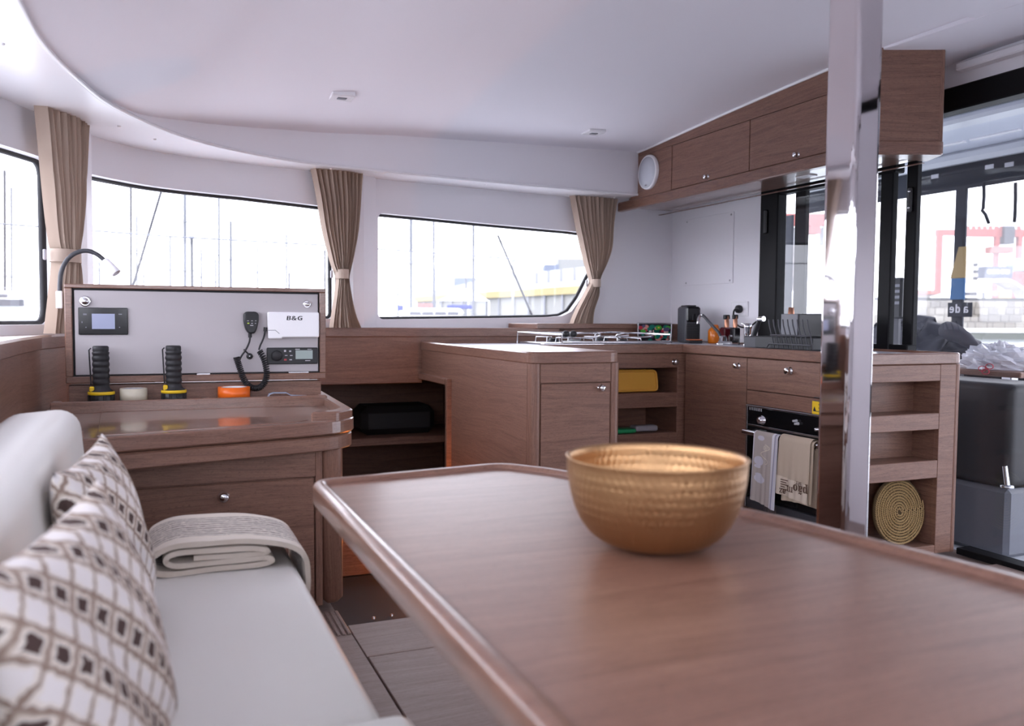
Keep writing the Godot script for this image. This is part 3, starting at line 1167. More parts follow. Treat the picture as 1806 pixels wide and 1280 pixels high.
func chart_table() -> void:
	var t := thing("chart_table", "wooden chart table cabinet with drawer, in front of the instrument panel", "desk", Vector3(0.1, 0, -3.3))
	var b := S()
	bb(b, -0.38, 0.545, 0.02, 0.60, -3.92, -3.062)
	obj("body", b, M.wood, t)
	var fr := S()
	bb(fr, -0.38, 0.545, 0.49, 0.60, -3.07, -3.05, 0.002)
	obj("front_rail", fr, M.wood, t)
	var fs := S()
	bb(fs, 0.523, 0.548, 0.02, 0.60, -3.07, -3.048, 0.002)
	obj("front_stile", fs, M.wood_upright, t)
	var dr := S()
	bb(dr, -0.33, 0.519, 0.05, 0.485, -3.07, -3.05, 0.003)
	var d := obj("drawer_front", dr, M.wood, t)
	var k := at_z(394, 876, -3.05)
	var kn := knob(d, k, Vector3(0, 0, 1), 0.016)
	kn.material_override = M.chrome
	var po := S()
	prism(po, rounded(rect(0.545, 0.625, -3.12, -3.045), 0.035, 6), 0.02, 0.60, 0.0, 0.02, Transform3D(), 1)
	obj("corner_post", po, M.wood_upright, t)
	var side := S()
	bb(side, 0.595, 0.62, 0.02, 0.60, -3.92, -3.10)
	obj("side_panel", side, M.wood, t)
	# two thick layers of the top, their front drawn in towards the settee
	var lower := [Vector2(-0.39, -2.76), Vector2(-0.16, -2.83), Vector2(0.46, -2.985), Vector2(0.60, -3.03), Vector2(0.675, -3.12), Vector2(0.70, -3.92), Vector2(-0.39, -3.92)]
	var low := rounded(lower, 0.05, 5)
	var l := S()
	prism(l, low, 0.585, 0.638, 0.006, 0.004)
	obj("lower_leaf", l, M.wood, t)
	var u := S()
	var up := []
	for p in lower:
		up.append(p + Vector2(0.006 if p.x > 0.3 else 0.0, 0.010 if p.y > -3.5 else 0.0))
	var upr := rounded(up, 0.05, 5)
	prism(u, upr, 0.642, 0.692, 0.004, 0.006)
	obj("upper_leaf", u, M.wood_gloss, t)
	# raised fiddles at both ends, cut down at an angle towards the front
	var fi := S()
	prism(fi, rounded([Vector2(0.50, -3.02), Vector2(0.60, -3.02), Vector2(0.672, -3.11), Vector2(0.702, -3.90), Vector2(0.66, -3.90), Vector2(0.632, -3.16), Vector2(0.59, -3.085), Vector2(0.525, -3.075)], 0.02, 3), 0.69, 0.724, 0.006)
	obj("fiddle", fi, M.wood_edge, t)
	var fj := S()
	prism(fj, PackedVector2Array([Vector2(-0.385, -2.76), Vector2(-0.22, -2.80), Vector2(-0.20, -2.84), Vector2(-0.385, -2.82)]), 0.69, 0.716, 0.005)
	obj("fiddle", fj, M.wood_edge, t)
	# lid with fine gaps
	var ld := S()
	var a := at_y(160, 737, 0.694)
	prism(ld, PackedVector2Array([Vector2(-0.165, -2.865), Vector2(0.45, -3.012), Vector2(0.50, -3.06), Vector2(0.44, -3.535), Vector2(-0.19, -3.535)]), 0.690, 0.6945, 0.001)
	obj("lid", ld, M.wood_gloss, t)
	# pencil tray along the back
	var tr := S()
	bb(tr, -0.36, 0.655, 0.690, 0.736, -3.558, -3.546, 0.003)
	obj("tray_rail", tr, M.wood_edge, t)
	for q in [[0.635, 0.66], [-0.36, -0.33], [0.17, 0.20]]:
		var t2 := S()
		bb(t2, q[0], q[1], 0.722, 0.731, -3.66, -3.556, 0.002)
		obj("tray_divider", t2, M.wood_edge, t)
	var tf := S()
	bb(tf, -0.36, 0.655, 0.690, 0.722, -3.70, -3.558)
	obj("tray_floor", tf, M.wood_edge, t)
	var bk := S()
	bb(bk, -0.31, 0.66, 0.690, 0.785, -3.80, -3.70)
	obj("plinth", bk, M.wood, t)

func instruments() -> void:
	var z := PANEL_Z
	var p := thing("instrument_panel", "wood framed grey instrument panel standing upright on the chart table", "panel", Vector3(0.18, 0.80, -3.74))
	var tl := at_z(112.5, 500, z)
	var br := at_z(575, 667.5, z)
	var x0 := tl.x
	var x1 := br.x
	var y1 := tl.y
	var y0 := br.y
	var w := 0.026
	for f in [[x0, x1, y1 - w * 0.6, y1], [x0, x1, y0, y0 + w], [x0, x0 + w, y0 + w, y1 - w * 0.6], [x1 - w, x1, y0 + w, y1 - w * 0.6]]:
		var st := S()
		bb(st, f[0], f[1], f[2], f[3], z - 0.12, z, 0.003)
		obj("frame_board", st, M.wood_edge, p)
	var bk := S()
	bb(bk, x0 + w, x1 - w, y0 + w, y1 - w * 0.6, z - 0.12, z - 0.02)
	obj("backing", bk, M.black_rubber, p)
	var fc := S()
	bb(fc, x0 + w + 0.008, x1 - w - 0.006, y0 + w + 0.006, y1 - w * 0.6 - 0.008, z - 0.02, z - 0.006, 0.002)
	obj("face_plate", fc, M.panel_grey, p)
	for h in [[347, 371], [425, 460], [509, 545]]:
		var q := at_z(h[0], 667, z)
		if h[0] == 425:
			continue
		var st := S()
		var e := at_z(h[1], 667, z)
		bb(st, q.x + (0.0), e.x, y0 + w - 0.001, y0 + w + 0.006, z - 0.012, z - 0.003, 0.001)
		obj("hinge", st, M.steel, p)
	for q in [[150, 531], [541, 536.5]]:
		var c := at_z(q[0], q[1], z - 0.006)
		var st := S()
		var xf := Transform3D(Basis(Vector3(1, 0, 0), PI / 2), c)
		var s := 1.25 if q[0] == 150 else 1.0
		lathe(st, [Vector2(0.017 * s, 0.0), Vector2(0.017 * s, 0.004), Vector2(0.014 * s, 0.008), Vector2(0.013 * s, 0.008), Vector2(0.0125 * s, 0.003), Vector2(0.011 * s, 0.003), Vector2(0.010 * s, 0.014 * s), Vector2(0.0, 0.015 * s)], 22, xf)
		obj("push_lock", st, M.chrome, p)
	var zf := z - 0.0055
	var mpp: float = (at_z(301, 600, zf) - at_z(300, 600, zf)).x
	# control display
	var d0 := at_z(138, 542, zf)
	var d1 := at_z(226, 590, zf)
	var ds := thing("control_display", "black glass control display with small pale screen on the instrument panel", "display", Vector3((d0.x + d1.x) / 2, d1.y, zf))
	var st := S()
	bb(st, d0.x, d1.x, d1.y, d0.y, zf, zf + 0.008, 0.002)
	obj("bezel", st, M.black_gloss, ds)
	var s0 := at_z(162, 553, zf)
	var s1 := at_z(203, 580, zf)
	var sc := S()
	bb(sc, s0.x, s1.x, s1.y, s0.y, zf + 0.007, zf + 0.0088)
	var sm := mat("screen_blue", C(150, 156, 184), 0.2)
	obj("screen", sc, sm, ds)
	for q in [[150, 554, 6, 3], [212, 554, 6, 2], [152, 577, 2, 2], [211, 577, 2, 2], [145, 568, 2, 3]]:
		var c := at_z(q[0], q[1], zf)
		var mk := S()
		bx(mk, Vector3(c.x, c.y, zf + 0.0083), Vector3(q[2] * mpp, q[3] * mpp, 0.0006))
		obj("touch_mark", mk, M.mid_grey, ds)
	# white protective cover, lettered B&G
	var c0 := at_z(470, 550, zf)
	var c1 := at_z(561, 597, zf)
	var cv := thing("plotter_cover", "white plastic cover lettered B&G clipped over an instrument", "cover", Vector3((c0.x + c1.x) / 2, c1.y, zf))
	var cs := S()
	prism(cs, rounded([Vector2(c0.x, -c0.y), Vector2(c1.x, -c0.y), Vector2(c1.x, -c1.y - 0.006), Vector2(lerpf(c0.x, c1.x, 0.28), -c1.y - 0.006), Vector2(lerpf(c0.x, c1.x, 0.27), -c1.y), Vector2(c0.x + 0.004, -c1.y)], 0.008, 4), 0.0, 0.030, 0.004, 0.0, Transform3D(Basis(Vector3(1, 0, 0), Vector3(0, 0, 1), Vector3(0, -1, 0)), Vector3(0, 0, zf)))
	obj("shell", cs, M.white_gloss, cv)
	var gr := S()
	tube(gr, [Vector3(c0.x + 0.002, at_z(470, 582, zf).y, zf + 0.0300), Vector3(at_z(484, 582, zf).x, at_z(484, 582, zf).y, zf + 0.0300), Vector3(at_z(491, 588, zf).x, at_z(491, 588, zf).y, zf + 0.0300)], 0.0012, 6)
	obj("clip_line", gr, M.mid_grey, cv)
	var tx := at_z(517.5, 561, zf)
	var tb := Basis(Vector3(1.35, 0, 0), Vector3(0.12, 1, 0), Vector3(0, 0, 1))
	text("lettering", "B&G", 0.0245, 0.001, M.black_plastic, cv, Transform3D(tb, Vector3(tx.x, tx.y, zf + 0.0305)), true)
	# stereo
	var r0 := at_z(470, 613, zf)
	var r1 := at_z(560, 641, zf)
	var rd := thing("marine_stereo", "black marine stereo with round dial and pale green screen", "radio", Vector3((r0.x + r1.x) / 2, r1.y, zf))
	var rs := S()
	bb(rs, r0.x, r1.x, r1.y, r0.y, zf, zf + 0.012, 0.003)
	obj("housing", rs, M.black_plastic, rd)
	var rk := S()
	var kc := at_z(487.5, 627, zf)
	lathe(rk, [Vector2(0.0235, 0.0), Vector2(0.0235, 0.005), Vector2(0.0215, 0.006), Vector2(0.0205, 0.004), Vector2(0.020, 0.014), Vector2(0.018, 0.016), Vector2(0.0, 0.016)], 28, Transform3D(Basis(Vector3(1, 0, 0), PI / 2), Vector3(kc.x, kc.y, zf + 0.012)))
	obj("dial", rk, M.black_rubber, rd)
	var q0 := at_z(520.5, 617.5, zf)
	var q1 := at_z(550.5, 632.5, zf)
	var rq := S()
	bb(rq, q0.x, q1.x, q1.y, q0.y, zf + 0.011, zf + 0.0128)
	var lcd := mat("lcd_green", C(158, 172, 168), 0.25)
	obj("lcd_screen", rq, lcd, rd)
	var red := mat("red_mark", C(170, 60, 66), 0.5)
	for b in [[502, 618.5, 4, 4], [511, 619, 4, 3], [504, 626.5, 5, 1.6], [513, 626.5, 5, 1.6], [502.5, 634, 5, 3.5], [512, 634, 5, 2], [524, 615.5, 9, 1.6], [545, 615.5, 8, 1], [542, 635.5, 10, 1.5]]:
		var c := at_z(b[0], b[1], zf)
		var mk := S()
		bx(mk, Vector3(c.x, c.y, zf + 0.0124), Vector3(b[2] * mpp, b[3] * mpp, 0.001))
		obj("button_mark", mk, red if b[0] == 502.5 else M.light_grey, rd)
	handset(zf, mpp)
	lamp_gooseneck()
	tray_things()

func handset(zf: float, mpp: float) -> void:
	var o := at_z(441, 590, zf)
	var h := thing("radio_handset", "black fist microphone hung on the instrument panel with coiled cord", "handset", Vector3(o.x, o.y, zf))
	var poly := []
	for q in [[433, 549.5], [450, 549.5], [455, 553.5], [455, 566], [452, 580], [448, 588], [437, 588], [432, 580], [428.5, 566], [428.5, 553.5]]:
		var v := at_z(q[0], q[1], zf)
		poly.append(Vector2(v.x, -v.y))
	var xf := Transform3D(Basis(Vector3(1, 0, 0), Vector3(0, 0, 1), Vector3(0, -1, 0)), Vector3(0, 0, zf + 0.004))
	var st := S()
	prism(st, rounded(poly, 0.008, 3), 0.0, 0.030, 0.006, 0.004, xf)
	obj("shell", st, M.black_plastic, h)
	for k in 6:
		var a := at_z(433, 553.5 + k * 2.0, zf)
		var b := at_z(451, 553.5 + k * 2.0, zf)
		var g := S()
		bb(g, a.x, b.x, a.y - 0.0012, a.y + 0.0012, zf + 0.033, zf + 0.0352)
		obj("grille_slat", g, M.black_rubber, h)
	var green := mat("key_green", C(190, 214, 70), 0.4)
	for k in [[436, 565.5, 3.2, 1.2, 0], [443, 565.5, 3.2, 1.2, 0], [449.5, 565.5, 2.6, 1.2, 0], [436.5, 569.8, 3.6, 2.2, 1], [443, 570, 3.0, 1.4, 0], [449, 570, 2.4, 1.2, 0], [442.5, 573.6, 6.0, 1.6, 0]]:
		var c := at_z(k[0], k[1], zf)
		var g := S()
		bx(g, Vector3(c.x, c.y, zf + 0.0342), Vector3(k[2] * mpp, k[3] * mpp, 0.0016), 0.0004)
		obj("key", g, green if k[4] else M.light_grey, h)
	var bo := S()
	var bp := []
	for k in 9:
		bp.append(at_z(441.0, 587.0 + k, zf + 0.018))
	var rr := []
	for k in 9:
		rr.append(0.0085 if k % 2 == 0 else 0.0068)
	tube(bo, bp, rr, 10)
	obj("strain_relief", bo, M.black_rubber, h)
	var w := S()
	var l1 := []
	for q in [[441, 595], [440, 602], [437, 610], [432, 619], [427, 626], [423, 633]]:
		l1.append(at_z(q[0], q[1], zf + 0.016))
	tube(w, spline(l1, 4), 0.0036, 8)
	obj("lead", w, M.black_rubber, h)
	var w2 := S()
	var l2 := []
	for q in [[456.5, 617], [459, 609], [464, 598], [467, 588], [467.5, 580]]:
		l2.append(at_z(q[0], q[1], zf + 0.012))
	tube(w2, spline(l2, 4), 0.0036, 8)
	obj("lead", w2, M.black_rubber, h)
	var pg := S()
	tube(pg, [at_z(468.2, 577, zf + 0.012), at_z(467.6, 584, zf + 0.012)], 0.0075, 10)
	obj("plug", pg, M.black_plastic, h)
	var path := []
	for q in [[417, 630], [420, 640], [424, 652], [428, 664], [434, 675], [442, 682.5], [452, 684.5], [461, 681], [468, 672], [470.5, 660], [469, 646], [465, 632], [458, 619]]:
		path.append(at_z(q[0], q[1], zf + 0.030))
	path = spline(path, 14)
	var coil := []
	var turns := 46.0
	var n := path.size()
	var steps := int(turns * 10)
	for i in steps + 1:
		var f := float(i) / steps * (n - 1)
		var k := mini(int(f), n - 2)
		var c: Vector3 = path[k].lerp(path[k + 1], f - k)
		var t: Vector3 = (path[k + 1] - path[k]).normalized()
		var s := t.cross(Vector3(0, 0, 1)).normalized()
		var a := TAU * turns * i / steps
		coil.append(c + s * cos(a) * 0.0105 + s.cross(t) * sin(a) * 0.0105)
	var cs := S()
	tube(cs, coil, 0.0030, 6)
	obj("coiled_cord", cs, M.black_rubber, h)
	# hook the handset hangs from when stowed
	var hc := at_z(440, 628, zf)
	var hk := thing("microphone_hook", "small round black clip screwed to the panel beside the coiled cord", "hook", hc)
	var hs := S()
	lathe(hs, [Vector2(0.013, 0.0), Vector2(0.013, 0.006), Vector2(0.010, 0.009), Vector2(0.004, 0.010), Vector2(0.0, 0.010)], 18, Transform3D(Basis(Vector3(1, 0, 0), PI / 2), hc))
	obj("clip_disc", hs, M.black_plastic, hk)
	var ha := S()
	tube(ha, [at_z(437, 623, zf + 0.006), at_z(430, 616, zf + 0.008)], 0.0032, 8)
	obj("clip_arm", ha, M.black_plastic, hk)
	var hd := S()
	lathe(hd, [Vector2(0.0035, 0.0), Vector2(0.003, 0.003), Vector2(0.0, 0.0035)], 10, Transform3D(Basis(Vector3(1, 0, 0), PI / 2), hc + Vector3(0, 0, 0.0098)))
	obj("screw", hd, M.chrome, hk)

func lamp_gooseneck() -> void:
	var z := -3.72
	var l := thing("reading_lamp", "black gooseneck reading lamp with white head on the panel's forward side", "lamp", at_z(105, 544, z))
	var b := S()
	var b0 := at_z(98.5, 513, z)
	var b1 := at_z(111.5, 544, z)
	bb(b, b0.x, b1.x, b1.y, b0.y, z - 0.018, z + 0.018, 0.003)
	obj("socket_block", b, M.white_gloss, l)
	var g := []
	for q in [[105.5, 516], [106, 497], [108, 480], [115, 463], [127, 450], [143, 443], [158, 443], [172, 449], [184, 459]]:
		g.append(at_z(q[0], q[1], z))
	var st := S()
	tube(st, spline(g, 5), 0.0088, 10)
	obj("gooseneck", st, M.dark_grey, l)
	var a := at_z(184, 459, z)
	var e := at_z(206, 482, z + 0.02)
	var d := (e - a).normalized()
	var sd := d.cross(Vector3(0, 0, 1)).normalized()
	var hs := S()
	lathe(hs, [Vector2(0.0, 0.0), Vector2(0.012, 0.0), Vector2(0.0155, 0.003), Vector2(0.0185, (e - a).length() - 0.002), Vector2(0.0175, (e - a).length()), Vector2(0.0145, (e - a).length()), Vector2(0.0135, (e - a).length() - 0.012), Vector2(0.0, (e - a).length() - 0.012)], 22, Transform3D(Basis(sd, d, sd.cross(d)), a))
	obj("lamp_head", hs, M.white_panel, l)
	var ls := S()
	lathe(ls, [Vector2(0.0138, 0.0), Vector2(0.0138, 0.003), Vector2(0.0, 0.004)], 18, Transform3D(Basis(sd, d, sd.cross(d)), a + d * ((e - a).length() - 0.0125)))
	obj("lens", ls, M.mid_grey, l)

func torch_(px: float, label: String) -> void:
	var z := -3.61
	var base := at_z(px, 708, z)
	var y := 0.7225
	var t := thing("torch", label, "torch", Vector3(base.x, y, z), "waterproof torches")
	var o := Vector3(base.x, y, z)
	var hd := S()
	lathe(hd, [Vector2(0.0, 0.0), Vector2(0.043, 0.0), Vector2(0.045, 0.004), Vector2(0.045, 0.034), Vector2(0.0, 0.034)], 26, Transform3D(Basis(), o))
	obj("head", hd, M.black_plastic, t)
	for k in 10:
		var rb := S()
		var a := TAU * k / 10.0
		bx(rb, Vector3(0.045, 0.017, 0), Vector3(0.004, 0.03, 0.012), 0.001, Transform3D(Basis(Vector3.UP, a), o))
		obj("grip_rib", rb, M.black_rubber, t)
	var rg := S()
	lathe(rg, [Vector2(0.046, 0.034), Vector2(0.0475, 0.036), Vector2(0.0475, 0.043), Vector2(0.046, 0.045), Vector2(0.03, 0.046)], 28, Transform3D(Basis(), o))
	obj("yellow_ring", rg, M.yellow, t)
	var body := []
	body.append(Vector2(0.044, 0.046))
	body.append(Vector2(0.032, 0.056))
	body.append(Vector2(0.0285, 0.066))
	for k in 41:
		var f := k / 40.0
		var yy := 0.07 + f * 0.125
		body.append(Vector2(0.0275 + 0.0032 * absf(sin(f * PI * 5.5)), yy))
	body.append(Vector2(0.027, 0.198))
	body.append(Vector2(0.0285, 0.202))
	body.append(Vector2(0.0285, 0.216))
	body.append(Vector2(0.025, 0.220))
	body.append(Vector2(0.0, 0.220))
	var bd := S()
	lathe(bd, body, 26, Transform3D(Basis(), o))
	obj("handle", bd, M.black_rubber, t)
	var cl := S()
	tube(cl, [o + Vector3(-0.033, 0.212, 0.006), o + Vector3(-0.040, 0.205, 0.008), o + Vector3(-0.036, 0.12, 0.008), o + Vector3(-0.034, 0.07, 0.01)], 0.0028, 8)
	obj("lanyard", cl, M.black_rubber, t)
	var sw := S()
	bx(sw, o + Vector3(-0.031, 0.056, 0.02), Vector3(0.017, 0.020, 0.016), 0.003)
	obj("switch", sw, M.yellow, t)

func tape(px0: float, px1: float, y_top: float, y_bot: float, label: String, m: Material, core: Material) -> void:
	var z := -3.628
	var a := at_z(px0, (y_top + y_bot) / 2, z)
	var b := at_z(px1, (y_top + y_bot) / 2, z)
	var r := (b.x - a.x) * 0.5
	var h: float = at_z((px0 + px1) / 2, y_top, z).y - 0.7225
	var o := Vector3((a.x + b.x) / 2, 0.7225, z)
	var t := thing("tape_roll", label, "tape", o)
	var st := S()
	lathe(st, [Vector2(r - 0.012, 0.0), Vector2(r, 0.0), Vector2(r, h), Vector2(r - 0.012, h), Vector2(r - 0.012, 0.0)], 36, Transform3D(Basis(), o))
	obj("tape", st, m, t)
	var c := S()
	lathe(c, [Vector2(r - 0.018, 0.0), Vector2(r - 0.012, 0.0005), Vector2(r - 0.012, h - 0.0005), Vector2(r - 0.018, h), Vector2(r - 0.018, 0.0)], 36, Transform3D(Basis(), o))
	obj("core", c, core, t)

func tray_things() -> void:
	torch_(179, "black and yellow torch standing in the tray under the control display")
	torch_(307, "black and yellow torch standing in the tray between the two tape rolls")
	tape(211, 260, 684.5, 708, "roll of cream packing tape between the two torches", M.cream_tape, M.light_grey)
	tape(384, 441, 682, 706, "roll of orange tape in the tray under the coiled cord", M.orange, M.white_gloss)
	var st := S()
	var pts := []
	for q in [[471, 701], [474, 694], [482, 691.5], [505, 691.5], [513, 696], [540, 697], [553, 699], [530, 702]]:
		var v := at_z(q[0], q[1], -3.63)
		v.y = maxf(v.y, 0.7235)
		pts.append(Vector2(v.x, -v.y))
	prism(st, PackedVector2Array(pts), 0.0, 0.03, 0.004, 0.004, Transform3D(Basis(Vector3(1, 0, 0), Vector3(0, 0, 1), Vector3(0, -1, 0)), Vector3(0, 0, -3.645)))
	var pm := mat("pale_plastic", C(150, 158, 178), 0.3)
	tag(obj("plastic_case", st, pm), "bluish translucent plastic case lying at the tray end past the orange tape", "case")

# ---------------------------------------------------------------- curtains
func curtain(label: String, rows_px: Array, tie_px: Array, sill: float, lean: bool) -> void:
	# rows_px: [height, left pixel, right pixel]; the cloth hangs just inside the window wall
	var first: Array = rows_px[0]
	var c0 := wall_hit((first[1] + first[2]) * 0.5, 400)
	var o := put(c0.x, sill, -0.07, false)
	var t := thing("curtain", label, "curtain", o, "gathered beige window curtains")
	var ks := []
	for r in rows_px:
		ks.append([Vector2(r[0], wall_hit(r[1], 400).x), Vector2(r[0], wall_hit(r[2], 400).x)])
	ks.reverse()
	var lo := []
	var hi := []
	for k in ks:
		lo.append(k[0])
		hi.append(k[1])
	lo = spline(lo, 6)
	hi = spline(hi, 6)
	var rows := []
	var n := 210
	var pleats := 11.0
	for i in lo.size():
		var row := []
		var y: float = lo[i].x
		var w: float = hi[i].y - lo[i].y
		for j in n + 1:
			var f := float(j) / n
			var u: float = lerpf(lo[i].y, hi[i].y, f)
			var amp: float = clampf(0.014 * (0.20 / maxf(w, 0.05)), 0.010, 0.018)
			var ph := pleats * TAU * f + 0.8 * sin(f * 17.0)
			var d: float = -0.058 - minf(4.2 * amp, 0.045) * pow(absf(sin(ph * 0.5)), 0.7) + 0.004 * sin(ph * 0.37 + y * 5.0) - 0.03 * (1.0 - absf(f * 2.0 - 1.0)) * (1.0 if w > 0.12 else 0.6)
			u += 0.003 * sin(ph) * w / 0.3
			row.append(put(u, y, d, false))
		rows.append(row)
	var st := S()
	grid(st, rows, Vector3.ZERO)
	obj("cloth", st, M.tan_cloth, t)
	var tb := S()
	var ua := wall_hit(tie_px[0], tie_px[2]).x
	var ub := wall_hit(tie_px[1], tie_px[2]).x
	var yc := wall_hit(tie_px[0], tie_px[2]).y
	var dep := 0.052
	var hh := 0.026
	var rws := []
	for e in [-1.0, 1.0]:
		var row := []
		for k in 25:
			var a := TAU * k / 24.0
			row.append(put(lerpf(ua, ub, 0.5 + 0.5 * cos(a)), yc + hh * e, -0.085 + dep * sin(a), false))
		rws.append(row)
	grid(tb, rws, Vector3.ZERO)
	obj("tieback", tb, M.tie_cloth, t)
	var hk := S()
	var hp := put(ua - 0.012, yc, -0.05, false)
	bx(hk, hp, Vector3(0.012, 0.042, 0.02), 0.003)
	obj("tieback_hook", hk, M.light_grey, t)

func curtains() -> void:
	M.tan_cloth.backlight_enabled = true
	M.tan_cloth.backlight = C(64, 54, 46)
	curtain("beige gathered curtain tied back beside the reading lamp", [[1.875, 38, 123], [1.72, 45, 119], [1.55, 51, 113], [1.42, 56, 106], [1.35, 60, 100], [1.305, 64, 97], [1.24, 62, 100], [1.12, 54, 103], [0.985, 45, 108]], [60, 98, 449], 0.985, true)
	curtain("beige gathered curtain tied back above the corner of the instrument panel", [[1.875, 541, 629], [1.72, 551, 626], [1.55, 560, 621], [1.42, 570, 613], [1.35, 576, 608], [1.28, 584, 603], [1.20, 582, 606], [1.08, 576, 614], [1.0, 572, 624]], [582, 602, 484], 1.0, false)
	curtain("beige gathered curtain tied back at the rounded window end, above the stove", [[1.875, 995, 1078], [1.72, 1004, 1072], [1.55, 1014, 1068], [1.45, 1021, 1060], [1.36, 1028, 1049], [1.30, 1031, 1044], [1.22, 1021, 1044], [1.12, 1007, 1036], [1.03, 997, 1034]], [1030, 1044, 500], 1.03, false)

func post() -> void:
	var st := S()
	var c := Vector2(1.655, -1.698)
	prism(st, rounded(rect(c.x - 0.043, c.x + 0.043, c.y - 0.054, c.y + 0.054), 0.016, 9), 0.0, ceiling_y(c.x, c.y) + 0.01)
	tag(obj("mast_post", st, M.polished_post), "mirror polished square metal post from floor to ceiling beside the table", "post")

# ---------------------------------------------------------------- galley
func part_box(parent: Node, called: String, m: Material, x0: float, x1: float, y0: float, y1: float, z0: float, z1: float, bev := 0.002) -> MeshInstance3D:
	var st := S()
	bb(st, x0, x1, y0, y1, z0, z1, bev)
	return obj(called, st, m, parent)

func galley() -> void:
	worktop()
	island()
	stove_cabinet()
	oven_cabinet()
	end_shelves()
	lockers()
	fittings()

func worktop() -> void:
	var t := thing("worktop", "galley worktop with raised wooden edge running round three sides", "worktop", Vector3(2.4, 0.87, -4.2))
	var p := [Vector2(1.45, -4.835), Vector2(1.45, -3.245), Vector2(1.882, -3.245), Vector2(1.882, -4.115), Vector2(2.795, -4.115), Vector2(2.795, -2.775), Vector2(3.405, -2.775), Vector2(3.405, -4.98), Vector2(2.30, -4.98), Vector2(2.30, -4.835)]
	var poly := PackedVector2Array()
	for i in p.size():
		if i in [1, 2, 6]:
			var a: Vector2 = p[i - 1]
			var b: Vector2 = p[i]
			var c: Vector2 = p[i + 1]
			for s in 6:
				var f := s / 5.0
				var q0 := b + (a - b).normalized() * 0.05
				var q1 := b + (c - b).normalized() * 0.05
				poly.append(q0.lerp(b, f).lerp(b.lerp(q1, f), f))
		else:
			poly.append(p[i])
	var r := S()
	rim(r, poly, [Vector2(0.03, 0.870), Vector2(0.004, 0.870), Vector2(0.0, 0.874), Vector2(0.0, 0.914), Vector2(0.006, 0.920), Vector2(0.016, 0.920), Vector2(0.026, 0.908)], -1)
	obj("edge_rail", r, M.wood_edge, t)
	var s := S()
	prism(s, inset(poly, 0.022), 0.872, 0.909)
	var lam := mat("laminate", C(186, 186, 194), 0.3)
	obj("surface", s, lam, t)

func island() -> void:
	var c := thing("island_cabinet", "wooden galley peninsula cabinet with rounded posts and a locking door", "cabinet", Vector3(1.66, 0, -3.8))
	part_box(c, "body", M.wood, 1.475, 1.86, 0.0, 0.87, -4.30, -3.27, 0.0)
	part_box(c, "side_panel", M.wood, 1.457, 1.477, 0.0, 0.87, -4.30, -3.30, 0.0)
	part_box(c, "upper_body", M.wood, 1.457, 1.86, 0.715, 0.87, -4.835, -4.30, 0.0)
	for q in [[1.455, 1.50], [1.838, 1.878]]:
		var st := S()
		prism(st, rounded(rect(q[0], q[1] + 0.005, -3.31, -3.252), 0.03, 6), 0.0, 0.87, 0.0, 0.0, Transform3D(), 1)
		obj("corner_post", st, M.wood_upright, c)
	part_box(c, "rail", M.wood, 1.50, 1.838, 0.787, 0.87, -3.275, -3.255)
	var d := part_box(c, "door", M.wood, 1.503, 1.835, 0.05, 0.783, -3.275, -3.254)
	var k := at_z(1059, 684, -3.254)
	knob(d, k, Vector3(0, 0, 1), 0.014)
	# the raised edging round the opening to the hull
	part_box(c, "opening_trim", M.wood_edge, 1.43, 1.462, 0.0, 0.735, -4.325, -4.295, 0.004)
	part_box(c, "opening_trim", M.wood_edge, 1.43, 1.462, 0.70, 0.735, -4.83, -4.325, 0.004)
	part_box(c, "opening_lining", M.wood_edge, 1.445, 1.46, 0.0, 0.70, -4.335, -4.325, 0.001)

